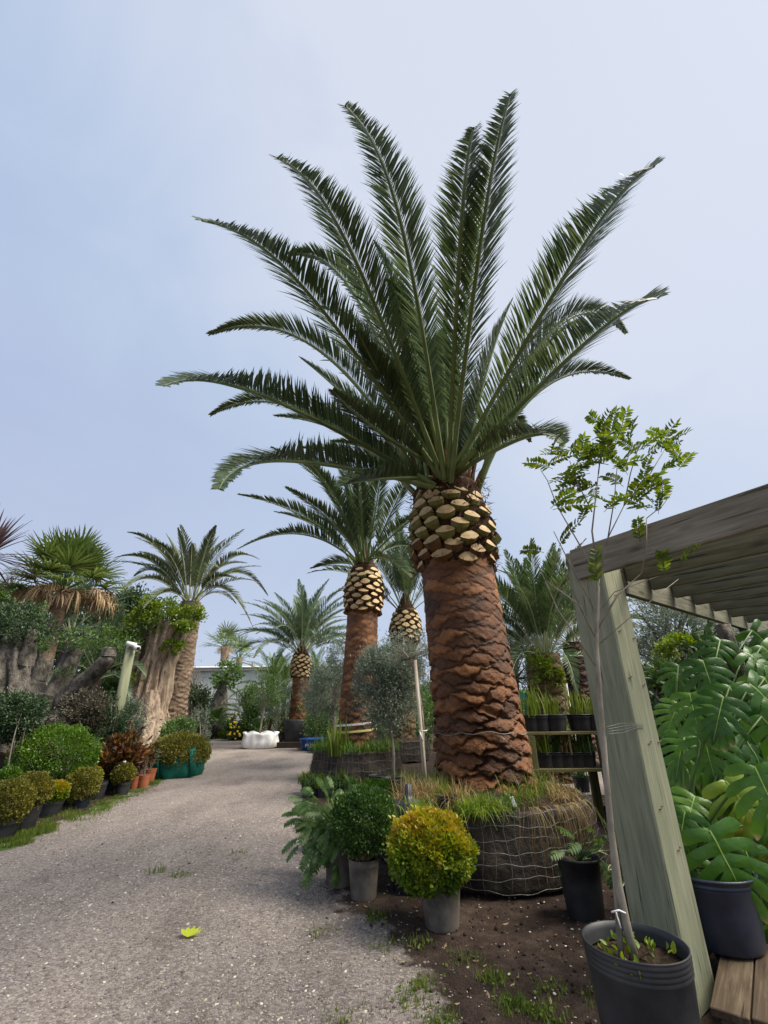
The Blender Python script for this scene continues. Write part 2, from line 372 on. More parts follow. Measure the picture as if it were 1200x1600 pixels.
v1 = voro(95); v2 = voro(42)
sep = nt.nodes.new('ShaderNodeSeparateColor'); nt.links.new(v1.outputs['Color'], sep.inputs[0])
sep2 = nt.nodes.new('ShaderNodeSeparateColor'); nt.links.new(v2.outputs['Color'], sep2.inputs[0])
stone = ramp(nt, [(0, (.15, .122, .11)), (.45, (.32, .27, .245)), (.85, (.48, .42, .385)), (1, (.7, .63, .53))], sep.outputs[0])
stone2 = ramp(nt, [(0, (.21, .175, .16)), (.6, (.37, .315, .285)), (1, (.52, .455, .41))], sep2.outputs[0])
stone = mixc(nt, .4, stone, stone2)
blot = ramp(nt, [(.3, (.55, .53, .51)), (.5, (.86, .85, .82)), (.7, (1.02, 1.0, .96))], noise(nt, .8, 6, texco(nt, (1.6, .7, 1)), .62))
stone = mixc(nt, 1.0, stone, blot, 'MULTIPLY')
soilc = ramp(nt, [(.3, (.022, .014, .010)), (.5, (.055, .036, .027)), (.65, (.11, .078, .058)), (.85, (.2, .15, .115))], noise(nt, 5, 10, v, .8))
wob1 = noise(nt, 7, 6, v, .7)
mask = math_n(nt, 'ADD', tn, math_n(nt, 'MULTIPLY', math_n(nt, 'SUBTRACT', wob1, .5), 1.3))
mask = ramp(nt, [(.40, (0, 0, 0)), (.62, (1, 1, 1))], mask)
grc = ramp(nt, [(.3, (.035, .07, .012)), (.7, (.11, .17, .03))], noise(nt, 30, 4, v))
col = mixc(nt, mask, soilc, stone)
gmask = ramp(nt, [(.45, (0, 0, 0)), (.6, (1, 1, 1))], math_n(nt, 'ADD', gr, math_n(nt, 'MULTIPLY', math_n(nt, 'SUBTRACT', noise(nt, 11, 5, v, .7), .55), .9)))
col = mixc(nt, gmask, col, grc)
nt.links.new(col, b.inputs['Base Color']); b.inputs['Roughness'].default_value = .9; b.inputs['Specular IOR Level'].default_value = .2
hh = math_n(nt, 'ADD', math_n(nt, 'MULTIPLY', v1.outputs['Distance'], -1.0), math_n(nt, 'MULTIPLY', noise(nt, 60, 5, v, .8), 1.2))
bump(nt, b, hh, .8, .012)
ground_me = gm.mesh('ground', m)
at = ground_me.attributes.new('grassy', 'FLOAT', 'POINT'); at.data.foreach_set('value', grassm.ravel().astype(np.float32))
link('ground', ground_me, kind='structure')

def zone(x, y):
    return np.clip((np.maximum(sdist(x, y, path_poly), sdist(x, y, side_poly) * .6) + vnoise(x, y, 2.7, 4) * .16 + vnoise(x, y, 8, 5) * .06) / .5 + .5, 0, 1)
def gheight(x, y): return vnoise(x, y, 3.1, 1) * .010 + vnoise(x, y, 9, 2) * .004
# loose stones and pale chips, denser near the viewer
ICO = None
def icosa():
    t = (1 + 5 ** .5) / 2
    v = nrm(np.array([[-1, t, 0], [1, t, 0], [-1, -t, 0], [1, -t, 0], [0, -1, t], [0, 1, t], [0, -1, -t], [0, 1, -t], [t, 0, -1], [t, 0, 1], [-t, 0, -1], [-t, 0, 1]], float))
    f = np.array([[0, 11, 5], [0, 5, 1], [0, 1, 7], [0, 7, 10], [0, 10, 11], [1, 5, 9], [5, 11, 4], [11, 10, 2], [10, 7, 6], [7, 1, 8], [3, 9, 4], [3, 4, 2], [3, 2, 6], [3, 6, 8], [3, 8, 9], [4, 9, 5], [2, 4, 11], [6, 2, 10], [8, 6, 7], [9, 8, 1]])
    return v, f
def stones(name, n, smin, smax, flat, mat, seed, label, cat, soil_keep=.5, ymax=9, grav_keep=1.0):
    rg = np.random.default_rng(seed); y = .7 + (ymax - .7) * rg.power(1.1, n) ** 1.15; x = rg.uniform(-1, 1, n) * (y * 1.0 + .6)
    z = zone(x, y); keep = rg.uniform(0, 1, n) < (z * grav_keep + (1 - z) * soil_keep); x, y = x[keep], y[keep]; n = len(x)
    s = smin + (smax - smin) * rg.uniform(0, 1, n) ** 2.5
    yaw = rg.uniform(0, 6.28, n); X = np.stack([np.cos(yaw), np.sin(yaw), rg.normal(0, .2, n)], -1); Yv = np.stack([-np.sin(yaw), np.cos(yaw), rg.normal(0, .2, n)], -1)
    Z = np.cross(nrm(X), nrm(Yv)); asp = rg.uniform(.5, 1, n)
    v, f = icosa(); mb = MB()
    scatter(mb, v, [f], np.stack([x, y, gheight(x, y) + s * flat * .3], -1), X * s[:, None], Yv * (s * asp)[:, None], Z * (s * flat)[:, None], 0, rg.uniform(0, 1, n))
    o = link(name, mb.mesh(name, mat, False), kind='stuff'); tag(o, label, cat)
def toned(name, cols, rough=.8):
    m, nt, b, out = mat_new(name); c = ramp(nt, cols, attr_n(nt)); nt.links.new(c, b.inputs['Base Color']); b.inputs['Roughness'].default_value = rough; b.inputs['Specular IOR Level'].default_value = .2; return m
stones('loose_gravel', 26000, .003, .011, .6, toned('loose_stone', [(0, (.13, .11, .1)), (.5, (.29, .25, .23)), (1, (.5, .45, .4))]), 21, 'grey brown loose gravel stones scattered over the path', 'gravel', .15, 7)
stones('pale_chips', 15000, .003, .012, .35, toned('pale_chip', [(0, (.42, .36, .24)), (.6, (.62, .56, .42)), (1, (.75, .72, .64))]), 22, 'small pale shell and wood chips scattered over the gravel and soil', 'chips', .3, 9)
stones('soil_crumbs', 14000, .003, .016, .7, toned('soil_crumb', [(0, (.018, .012, .009)), (.7, (.06, .042, .03)), (1, (.12, .09, .065))], .95), 23, 'dark crumbs of soil and bark lying around the pots', 'soil', 1.0, 8, .01)

# grass blades
BLADE = (np.array([[0, -.5, 0], [0, .5, 0], [.15, -.4, .5], [.15, .4, .5], [.55, 0, 1]]), [np.array([[0, 1, 3, 2]]), np.array([[2, 3, 4]])])
def blades(mb, pos, h, w, rg, lean=.5, mat=0):
    n = len(pos); yaw = rg.uniform(0, 6.28, n); l = rg.uniform(.2, 1, n) * lean * 1.6
    X = np.stack([np.cos(yaw), np.sin(yaw), np.zeros(n)], -1) * (h * l)[:, None]; Y = np.stack([-np.sin(yaw), np.cos(yaw), np.zeros(n)], -1) * w
    Z = np.stack([np.zeros(n), np.zeros(n), h], -1)
    scatter(mb, BLADE[0], BLADE[1], pos, X, Y, Z, mat, rg.uniform(0, 1, n))
rg = np.random.default_rng(31); seg = rg.integers(0, len(LE) - 1, 26000); seg = np.where(rg.uniform(0, 1, 26000) < .75, rg.integers(0, 3, 26000), seg); t = rg.uniform(0, 1, 26000)
pp = LE[seg] + (LE[seg + 1] - LE[seg]) * t[:, None]; nn = nrm(np.stack([-(LE[seg + 1] - LE[seg])[:, 1], (LE[seg + 1] - LE[seg])[:, 0]], -1))
pp = pp + nn * rg.normal(.06, .15, 26000)[:, None]
k = rg.uniform(0, 1, 26000) < np.clip(vnoise(pp[:, 0], pp[:, 1], 6, 11) + .25, 0, 1); pp = pp[k]
mb = MB(); blades(mb, np.column_stack([pp, gheight(pp[:, 0], pp[:, 1]) - .004]), rg.uniform(.02, .06, len(pp)), .006, rg)
o = link('verge_grass', mb.mesh('verge_grass', MAT['grass']), kind='stuff'); tag(o, 'short green grass and clover verge under the row of clipped balls', 'grass')
mb = MB(); spots = [(520, 1345, 12), (585, 1435, 14), (770, 1530, 16), (800, 1575, 26), (855, 1588, 18), (660, 1545, 16), (690, 1600, 22), (655, 1475, 8), (246, 1362, 8), (280, 1368, 8), (370, 1335, 4), (940, 1560, 8), (725, 1500, 8), (600, 1480, 6), (860, 1545, 8), (500, 1460, 5), (640, 1570, 14), (540, 1590, 6)]
for px, py, q in spots:
    g = G(px, py); n = q * 7; pos = g + np.column_stack([rg.normal(0, .05, n), rg.normal(0, .05, n), np.zeros(n)])
    blades(mb, pos, rg.uniform(.012, .05, n), .006, rg, .9)
    n = q; pos = g + np.column_stack([rg.normal(0, .05, n), rg.normal(0, .05, n), np.full(n, .012)]); d, w, z = leaf_axes(n, rg.normal(0, 1, (n, 3)) * V3([1, 1, .2]), rg, .2)
    scatter(mb, *LEAF6, pos, d * .025, w * .015, z * .02)
o = link('path_weeds', mb.mesh('path_weeds', MAT['grass']), kind='stuff'); tag(o, 'little green weeds coming up through the soil and gravel', 'weeds')
# ------------------------------------------------------------------ palms
def bez(B, C, T, t):
    t = t[:, None]; return (1 - t) ** 2 * B + 2 * t * (1 - t) * C + t * t * T
LFT = (np.array([[0, 0, 0], [.32, .5, .006], [.32, -.5, .006], [.68, .40, -.010], [.68, -.40, -.010], [1, 0, -.055]]),
       [np.array([[0, 2, 1]]), np.array([[1, 2, 4, 3]]), np.array([[3, 4, 5]])])
def frond_parts(pts_fn, L, pairs=110, llen=.42, lw=.026, seed=0, r0=.035, upref=None, start=.13, vee=(50, 18), droopy=0., rs=6):
    rg = np.random.default_rng(seed); ts = np.linspace(0, 1, 26); pts = pts_fn(ts)
    rad = r0 * (1 - ts) ** .8 * (1 - .35 * np.clip(ts / .12, 0, 1)) + .0035 * L / 4
    rb = MB(); v, f = tube(pts, rad, rs); rb.add(v, f)
    lb = MB()
    for s in (-1, 1):
        t = start + (1 - start) * (np.arange(pairs) + .5 + rg.uniform(-.25, .25, pairs)) / pairs; t = np.clip(t, 0, 1) ** .93
        p = pts_fn(t); tan = nrm(pts_fn(np.clip(t + .01, 0, 1.02)) - pts_fn(t - .01))
        ref = V3([0, 0, 1]) if upref is None else upref
        side = nrm(np.cross(tan, ref)); nn = np.cross(side, tan)
        u = (t - start) / (1 - start)
        prof = np.clip(.42 + 2.4 * u, 0, 1) * np.clip(1.12 - .15 * u - .80 * np.clip((u - .40) / .60, 0, 1) ** 1.35, .14, 1)
        ll = llen * prof * rg.uniform(.88, 1.1, pairs)
        a = np.radians(56 - 30 * u + rg.normal(0, 3.5, pairs)); vv = np.radians(vee[0] + (vee[1] - vee[0]) * u + rg.normal(0, 6, pairs))
        d = np.cos(a)[:, None] * tan + np.sin(a)[:, None] * (s * np.cos(vv)[:, None] * side + np.sin(vv)[:, None] * nn)
        d = nrm(d + V3([0, 0, -1]) * (droopy * (0.4 + rg.uniform(0, .6, pairs)))[:, None])
        w = nrm(np.cross(d, nrm(nn * np.cos(vv)[:, None] - s * side * np.sin(vv)[:, None]))); w = nrm(w + rg.normal(0, .10, (pairs, 3))); z = np.cross(d, w); z = z * np.sign(z[:, 2:3] + 1e-6)
        scatter(lb, *LFT, p, d * ll[:, None], w * lw, z * ll[:, None])
    return rb, lb

STUB_N = 10
def stub_mesh(name, wid, side_mat, seed):
    rg = np.random.default_rng(seed)
    a = np.linspace(0, 2 * math.pi, STUB_N, endpoint=False)
    ox = np.cos(a) * .5; oy = np.sign(np.sin(a)) * np.abs(np.sin(a)) ** 1.7 * np.where(np.sin(a) > 0, .30, .21)
    ox += rg.normal(0, .012, STUB_N); oy += rg.normal(0, .012, STUB_N)
    # local: x = around the trunk, y = outwards, z = up
    face = np.stack([ox, .42 - oy * .5 - .28 * ox ** 2, oy * 1.0], -1)
    belly = np.stack([ox * .92, .27 - oy * .5 - .3 * ox ** 2, oy * .8 - .2], -1)
    root = np.stack([ox * .6, np.full(STUB_N, -.14), oy * .55 - .42], -1)
    c = np.array([[0, .425, -.02]])
    v = np.concatenate([face, belly, root, c]) * wid; mb = MB(); n = STUB_N
    mb.add(v, np.array([[j, (j + 1) % n, 3 * n] for j in range(n)]), 0)
    q = [[r * n + (j + 1) % n, r * n + j, (r + 1) * n + j, (r + 1) * n + (j + 1) % n] for r in range(2) for j in range(n)]
    mb.v.append(np.zeros((0, 3))); mb.a.append(np.zeros(0)); mb.f.append(np.array(q)); mb.m.append(np.ones(len(q)))
    return mb.mesh(name, [MAT['cut'], side_mat], False)
def lattice(z0, z1, dz_row, N):
    n = int((z1 - z0) / dz_row * N); i = np.arange(n); return (i * 2.399963) % (2 * math.pi), z0 + (z1 - z0) * (i + .5) / n
def palm_trunk(z0, z1, rad_fn, cen_fn, N, dz_row, amp_fn, nth=160, nz=260, seed=0, aspect=2.3, mat=None, fn_extra=None):
    val_amp = lambda Z: np.clip((z0 + .55 * (z1 - z0) - Z) / (.4 * (z1 - z0)), 0, 1)
    rg = np.random.default_rng(seed); th = np.linspace(0, 2 * math.pi, nth, endpoint=False); zz = np.linspace(z0, z1, nz)
    T, Z = np.meshgrid(th, zz); Tw = T + .05 * np.sin(3 * Z + 2 * T) + .02 * np.sin(17 * Z + 9 * T); Zw = Z + .018 * np.sin(5 * T + 7 * Z) + .007 * np.sin(21 * T + 13 * Z + 2) + .005 * np.sin(33 * T - 9 * Z)
    lt, lz = lattice(z0 - .3, z1 + .3, dz_row, N); lz = lz + rg.normal(0, dz_row * .16, len(lz)); lt = lt + rg.normal(0, .09, len(lt)); val = rg.uniform(0, 1, len(lt))
    f1 = np.full(T.shape, 1e9); f2 = np.full(T.shape, 1e9); cz = np.zeros(T.shape); cv = np.zeros(T.shape); Rr = rad_fn(Z)
    for q in range(len(lt)):
        r0_, r1_ = np.searchsorted(zz, [lz[q] - 3.2 * dz_row, lz[q] + 3.2 * dz_row])
        if r1_ <= r0_: continue
        sl = slice(r0_, r1_)
        du = (Tw[sl] - lt[q] + math.pi) % (2 * math.pi) - math.pi; d = np.abs(du) * Rr[sl] + np.abs(Zw[sl] - lz[q]) * aspect
        c = d < f1[sl]; f2[sl] = np.where(c, f1[sl], np.minimum(f2[sl], d)); cz[sl] = np.where(c, lz[q], cz[sl]); cv[sl] = np.where(c, val[q], cv[sl]); f1[sl] = np.where(c, d, f1[sl])
    edge = np.clip((f2 - f1) / (dz_row * aspect * .55), 0, 1); tl = np.clip((Z - cz) / dz_row, -1.2, 1.2)
    A = amp_fn(Z)
    lump = np.sin(T * 7 + Z * 9 + cv * 9) * np.sin(Z * 31 - T * 5) * .25 + np.sin(T * 23 + cv * 20) * np.sin(Z * 60 + cv * 7) * .18
    disp = A * (edge ** .5 * (.55 + .8 * cv) - tl * (.15 + .6 * val_amp(Z)) + lump * .9 + rg.normal(0, .10, T.shape))
    if fn_extra: disp = disp + fn_extra(T, Z, edge, cv)
    Rf = Rr + disp; cc = cen_fn(Z)
    v = np.stack([Rf * np.cos(T) + cc[..., 0], Rf * np.sin(T) + cc[..., 1], Z - A * edge * .3], -1)
    i = np.arange(nz - 1)[:, None] * nth; j = np.arange(nth)[None]; j2 = (j + 1) % nth
    f = np.stack([i + j, i + j2, i + nth + j2, i + nth + j], -1).reshape(-1, 4)
    mb = MB().add(v, f, 0, (cv * .75 + edge * .3).ravel()); return mb.mesh('trunk', mat or MAT['bark'])
_stubs = {}
def add_stubs(root, z0, z1, rad, cen_fn, N, wid, green_from=.45, dz_row=None):
    key = round(wid, 3)
    if key not in _stubs: _stubs[key] = [[stub_mesh('cut_stub', wid, MAT['stub_brown'], 5 + i) for i in range(3)], [stub_mesh('cut_stub', wid, MAT['stub_green'], 15 + i) for i in range(3)]]
    th, z = lattice(z0, z1, dz_row or wid * .62, N)
    for q in range(len(th)):
        u = (z[q] - z0) / (z1 - z0); g = 1 if u + rnd.uniform(-.15, .15) > green_from else 0
        r = rad(u); c = cen_fn(np.array(z[q])); a = th[q] + rnd.uniform(-.05, .05)
        o = link('cut_stub', _stubs[key][g][rnd.randrange(3)], root, (r * math.cos(a) + c[0], r * math.sin(a) + c[1], z[q] + rnd.uniform(-.01, .01)), (rnd.uniform(-.2, .2), rnd.uniform(-.14, .14), a - math.pi / 2 + rnd.uniform(-.1, .1)), (rnd.uniform(.85, 1.15), rnd.uniform(.8, 1.15), rnd.uniform(.8, 1.15)))
def solve_tip(B, px, py, L, back=False):
    best = None; lo = []
    for Y in np.arange(.8, B[1] + L + .2, .02):
        d = np.linalg.norm(P(px, py, Y) - B) - L; lo.append((Y, d))
    sg = [(a[0], abs(a[1])) for a, b2 in zip(lo[:-1], lo[1:]) if a[1] * b2[1] <= 0]
    if sg: return P(px, py, sg[-1][0] if back else sg[0][0])
    Y = min(lo, key=lambda q: q[1])[0]; return P(px, py, Y)
def explicit_frond(root, crown, off, spec, L, seed, matl, matr, basez=(0, .35), **kw):
    (tx, ty), (mx_, my_), back, Lf = spec
    T = solve_tip(crown, tx, ty, L * Lf, back); h = T - crown; h[2] = 0; hd = np.linalg.norm(h)
    B = crown + h / max(hd, .01) * min(off, hd * .5) + V3([0, 0, rnd.uniform(*basez)])
    Y0 = (B[1] + T[1]) / 2; best = None
    for Y in np.linspace(Y0 - .35 * L, Y0 + .35 * L, 61):   # depth of the bend that gives a natural upward arch and true length
        Mp = P(mx_, my_, Y); dev = Mp - (B + T) / 2; tt = nrm(T - B); perp = dev - (dev @ tt) * tt
        cost = abs(dev @ tt) * 1.2 + np.linalg.norm(perp) - 1.0 * perp[2] + .3 * abs(Y - Y0)
        if best is None or cost < best[0]: best = (cost, Mp)
    C = 2 * best[1] - .5 * (B + T)
    fn = lambda t: bez(B, C, T, np.asarray(t, float))
    o0 = np.array(root.location)
    rb, lb = frond_parts(lambda t: fn(t) - o0, L, seed=seed, **kw)
    fr = link('frond', rb.mesh('frond', matr), root); link('leaflets', lb.mesh('leaflets', matl), fr)
_gen = {}
def generic_frond(L, e0, bend, seed, pairs, lw, matl, matr, llen=.42, droopy=.15, vee=(50, 18)):
    key = (round(L, 2), e0, bend, seed % 3, matl.name)
    if key not in _gen:
        n = 60; ang = np.radians(e0 - bend * np.linspace(0, 1, n) ** 1.3); st = np.stack([np.cos(ang), .0 * ang, np.sin(ang)], -1) * L / (n - 1)
        P0 = np.concatenate([[[0, 0, 0]], np.cumsum(st, 0)]); tt = np.linspace(0, 1, n + 1); lat = .04 * L * (seed % 3 - 1) * tt ** 2
        fn = lambda t: np.stack([np.interp(t, tt, P0[:, 0]), np.interp(t, tt, lat), np.interp(t, tt, P0[:, 2])], -1) + np.clip(np.asarray(t) - 1, 0, 1)[:, None] * (P0[-1] - P0[-2]) * n
        rb, lb = frond_parts(fn, L, pairs=pairs, llen=llen, lw=lw, seed=seed, r0=.007 * L, droopy=droopy, vee=vee, start=.16, rs=5, upref=V3([-.5, 0, 1]) if e0 > 70 else None)
        _gen[key] = (rb.mesh('frond', matr), lb.mesh('leaflets', matl))
    return _gen[key]
CL = [(84, 22), (72, 42), (60, 58), (46, 70), (32, 78), (16, 84), (0, 78)]
def generic_crown(root, crown, L, n, seed, matl, matr, pairs=60, lw=.03, off=.2, levels=None, llen=.42, droopy=.15):
    rg = random.Random(seed); lev = levels or [0, 1, 2, 3, 4, 5]
    for i in range(n):
        u = i / max(n - 1, 1); k = lev[min(int(u * len(lev)), len(lev) - 1)]
        e0, bend = CL[k]; rb, lb = generic_frond(L * (.8 if k == 0 else 1), e0, bend, rg.randrange(3) + 3 * k, pairs, lw, matl, matr, llen, droopy)
        a = i * 2.39996 + rg.uniform(-.25, .25); s = rg.uniform(.88, 1.08)
        l = crown - np.array(root.location) + V3([math.cos(a), math.sin(a), 0]) * off * (.3 + .7 * u) + V3([0, 0, .35 * (1 - u) * L / 4])
        fr = link('frond', rb, root, l, (rg.uniform(-.15, .15), rg.uniform(-.1, .1), a), s)
        link('leaflets', lb, fr)

# ---- the large palm
MP = G(795, 1405); MY = MP[1] + 1.0
base = P(762, 1232, MY); top = P(698, 774, MY)
print('main palm base', base, 'top', top, MY)
big = thing('date_palm', 'nearest and tallest date palm, its wire wrapped root ball behind the golden box ball', 'palm tree', (base[0], MY, 0), 'potted date palms with trimmed stubs')
o0 = np.array(big.location)
zb, zt = base[2] - .12, top[2]
zs = P(705, 888, MY)[2]
def rad_px(py, w): 
    p = P(700, py, MY); return w / 2 / FPX * ((p - CAM) @ _f)
r_top, r_mid, r_low, r_stub = rad_px(890, 112), rad_px(1050, 127), rad_px(1200, 143), rad_px(800, 122)
zq = [zb - .3, P(0, 1200, MY)[2] if False else P(700, 1200, MY)[2], P(700, 1050, MY)[2], zs, zt + .3]
print('radii', r_top, r_mid, r_low, r_stub, 'z', zq)
rad_big = lambda z: np.interp(z, zq, [r_low * 1.03, r_low * .97, r_mid * .97, r_top * .97, r_top * .85])
cx = lambda z: np.interp(z, [0, zb, zt], [base[0] - o0[0], base[0] - o0[0], top[0] - o0[0]])
cen_big = lambda z: np.stack([cx(z), np.zeros_like(np.asarray(z, float))], -1)
amp_big = lambda z: np.interp(z, [zb, zb + .5 * (zs - zb), zs], [.040, .021, .008])
def gouge(T, Z, e, cv):                      # broken, overhanging boots on the lower half
    w = np.clip((zb + .62 * (zs - zb) - Z) / .5, 0, 1); s = np.sin(T * 4 + 1.3 * np.sin(Z * 3) + Z * 2)
    band = np.exp(-((Z - (zb + .36 * (zs - zb)) - .06 * np.sin(2 * T + .6) - .025 * np.sin(7 * T)) / .035) ** 2)
    return -.05 * w * np.clip(.5 - e, 0, 1) * (1 + s) - .05 * band * (.6 + .4 * np.sin(3 * T))
link('trunk', palm_trunk(zb - .25, zt + .1, rad_big, cen_big, 9, .115, amp_big, 420, 560, 3, 3.1, fn_extra=gouge), big)
sr = lambda u: r_stub * (.74 + .18 * math.sin(math.pi * min(1, u * 1.1)) - .25 * max(0, u - .75))
add_stubs(big, zs - .02, zt - .02, sr, cen_big, 11, .222, .3, .126)
# fibre matting between the stubs
mb = MB(); add_lathe(mb, [(r_top * .9, zs - .12), (r_stub * .90, zs + .1), (r_stub * .97, (zs + zt) / 2), (r_stub * .84, zt), (r_stub * .55, zt + .28), (.1, zt + .75)], 48)
v = mb.v[0]; v += rng.normal(0, .012, v.shape); v[:, 0] += cx(v[:, 2]); link('fibre_matting', mb.mesh('fibre_matting', MAT['fibre']), big)
crown = P(700, 770, MY); crown[2] = zt - .12
specs = [((797, 148), (744, 430), 0, 1), ((740, 200), (716, 430), 0, .98), ((1022, 260), (868, 455), 0, 1), ((1028, 466), (878, 570), 0, .96),
         ((978, 520), (862, 520), 1, .92), ((983, 592), (850, 606), 1, .9), ((880, 692), (808, 688), 0, .62), ((828, 690), (780, 650), 1, .8),
         ((540, 166), (640, 410), 0, 1), ((434, 247), (570, 440), 0, 1), ((316, 345), (508, 490), 0, 1), ((452, 398), (560, 470), 1, .95),
         ((328, 522), (495, 545), 1, .95), ((256, 603), (452, 636), 0, .97), ((330, 648), (470, 640), 1, .95), ((342, 764), (478, 722), 0, .9),
         ((585, 380), (628, 510), 1, .95), ((800, 470), (758, 590), 1, .8), ((640, 470), (665, 590), 1, .8), ((700, 470), (700, 590), 1, .8), ((905, 500), (820, 590), 1, .95),
         ((610, 440), (655, 580), 0, .55), ((560, 520), (620, 630), 0, .55), ((690, 520), (695, 620), 1, .5),
         ((470, 560), (560, 640), 1, .85), ((620, 560), (660, 650), 1, .45), ((760, 600), (730, 670), 1, .45), ((600, 640), (640, 700), 1, .5), ((820, 620), (770, 680), 1, .6), ((680, 560), (690, 650), 1, .45), ((520, 690), (600, 710), 1, .6), ((430, 650), (545, 680), 1, .85), ((470, 700), (570, 720), 1, .75), ((520, 610), (600, 680), 0, .6), ((860, 600), (780, 660), 1, .75),
         ((530, 760), (600, 748), 0, .55), ((500, 480), (590, 560), 1, .9)]
for i, s in enumerate(specs):
    explicit_frond(big, crown, .34 if s[3] > .85 else .2, s, 4.35, 100 + i, MAT['palm_leaf'], MAT['rachis'], basez=((0, .25) if s[3] > .85 else (.15, .45)), pairs=250, llen=.385, lw=.020, r0=.040, start=.11)
n = 900; rg_ = np.random.default_rng(77); a = rg_.uniform(0, 6.28, n); z = rg_.uniform(zs - .08, zt + .15, n); r = r_stub * .90 + rg_.uniform(-.02, .05, n)
d = nrm(np.stack([np.cos(a) * .8, np.sin(a) * .8, rg_.normal(.1, .7, n)], -1) + rg_.normal(0, .45, (n, 3))); w = nrm(np.cross(d, rg_.normal(0, 1, (n, 3)))); l = rg_.uniform(.05, .16, n); mb = MB()
scatter(mb, *LEAF4, np.stack([r * np.cos(a) + cx(z), r * np.sin(a), z], -1), d * l[:, None], w * .006, np.cross(d, w) * l[:, None]); link('fibre_tufts', mb.mesh('fibre_tufts', MAT['sheath']), big, kind='stuff')
# dry sheaths at the crown base
for i in range(26):
    a = i * 2.4; h = rnd.uniform(.35, .75); w = rnd.uniform(.04, .09); bx = V3([math.cos(a), math.sin(a), 0])
    mb = MB(); n = 7; t = np.linspace(0, 1, n); c = np.outer(.30 + .16 * t + .10 * t ** 2 * rnd.uniform(-1, 1.5), bx) + np.outer(h * t, [0, 0, 1]); s = np.cross(bx, [0, 0, 1]) * w
    pr = (1 - t ** 1.5)[:, None] + .05
    vv = np.concatenate([c - s * pr, c + bx * .02, c + s * pr]) + V3([crown[0] - o0[0], 0, zt - .02]); f = [[k + r * n, k + 1 + r * n, k + 1 + (r + 1) * n, k + (r + 1) * n] for r in range(2) for k in range(n - 1)]
    link('dry_sheath', mb.add(vv, f).mesh('dry_sheath', MAT['sheath']), big)
# root ball: dark wrap held by wire mesh
def root_ball(root, c, rb, rt, h, mesh=True, cols=64, rows=5, mat='wrap', soilm='soil', wob=.03):
    mb = MB(); prof = [(rb * .93, 0), (rb, .04), (rb * 1.0, h * .35), (rt * .5 + rb * .5, h * .62), (rt, h * .97), (rt * .985, h - .005), (rt * .95, h - .02)]
    pz = np.array(prof); full = []
    for i in range(len(pz) - 1):
        for t in np.linspace(0, 1, 5, endpoint=False): full.append(pz[i] * (1 - t) + pz[i + 1] * t)
    full.append(pz[-1]); add_lathe(mb, full, 96); v = mb.v[0]; a = np.arctan2(v[:, 1], v[:, 0]); d = wob * (np.sin(a * 3 + v[:, 2] * 4) * .5 + np.sin(a * 11 + v[:, 2] * 9) * .2 + np.sin(a * 29 + 3 * np.sin(v[:, 2] * 12)) * .2)
    v[:, 0] *= 1 + d; v[:, 1] *= 1 + d; v[:, :2] += V3(c)[:2]
    ball = link('root_ball', mb.mesh('root_ball', MAT[mat]), root)
    mb = MB(); k = 14; a = np.arange(64) * 2 * math.pi / 64; rr = np.linspace(0.02, rt * .955, k); v = np.stack([rr[:, None] * np.cos(a), rr[:, None] * np.sin(a), h - .03 + np.random.default_rng(3).normal(0, .018, (k, 64)) + (.03 * np.sin(a * 3) + .07) * (1 - (rr[:, None] / rt) ** 3)], -1).reshape(-1, 3); v[:, :2] += V3(c)[:2]
    i = np.arange(k - 1)[:, None] * 64; j = np.arange(64)[None]; j2 = (j + 1) % 64
    mb.add(v, np.stack([i + j, i + j2, i + 64 + j2, i + 64 + j], -1).reshape(-1, 4)); link('soil', mb.mesh('soil', MAT[soilm]), ball)
    if mesh:
        mb = MB(); R_ = lambda z, a: (np.interp(z, pz[:, 1][:5], pz[:, 0][:5])) * (1 + wob * (np.sin(a * 3 + z * 4) * .5 + np.sin(a * 11 + z * 9) * .2)) + .016
        for q in range(rows):
            z0 = .05 + (h - .07) * q / (rows - 1); aa = np.linspace(0, 2 * math.pi, 150); zz = z0 + .012 * np.sin(aa * 9 + q * 2) + .006 * np.sin(aa * 31 + q); r = R_(zz, aa)
            vv, f = tube(np.stack([r * np.cos(aa) + c[0], r * np.sin(aa) + c[1], zz], -1), .0024, 4); mb.add(vv, f)
        for q in range(cols):
            a0 = q * 2 * math.pi / cols; zz = np.linspace(.02, h + .015, 12); aa = a0 + .012 * np.sin(zz * 14 + q) + .006 * np.sin(q * 3.1); r = R_(zz, aa)
            vv, f = tube(np.stack([r * np.cos(aa) + c[0], r * np.sin(aa) + c[1], zz], -1), .0019, 4); mb.add(vv, f)
        link('wire_mesh', mb.mesh('wire_mesh', MAT['wire']), ball)
    return ball
RBH = zb + .10
rball = root_ball(big, (-.04, 0), 1.02, .95, RBH, cols=66, rows=7)
# fence wire tied round the trunk
mb = MB(); aa = np.linspace(math.pi * .93, math.pi * 2.1, 60); zw = P(700, 1148, MY - .5)[2]; r = rad_big(zw) + .045 + .006 * np.sin(aa * 9); zz = zw + .012 * np.sin(aa * 3) + .01 * np.sin(aa * 11)
add_tube(mb, np.stack([r * np.cos(aa) + cx(zw), r * np.sin(aa), zz], -1), .0035, 4)
for a1, dz in ((4.95, -.06), (5.0, -.10), (5.05, -.13)):
    add_tube(mb, [[(r[30]) * math.cos(4.9) + cx(zw), r[30] * math.sin(4.9), zw], [(r[30] + .02) * math.cos(a1) + cx(zw), (r[30] + .02) * math.sin(a1), zw + dz * .5], [(r[30] + .02) * math.cos(a1 + .06) + cx(zw), (r[30] + .02) * math.sin(a1 + .06), zw + dz]], .003, 4)
link('tie_wire', mb.mesh('tie_wire', MAT['wire']), big)
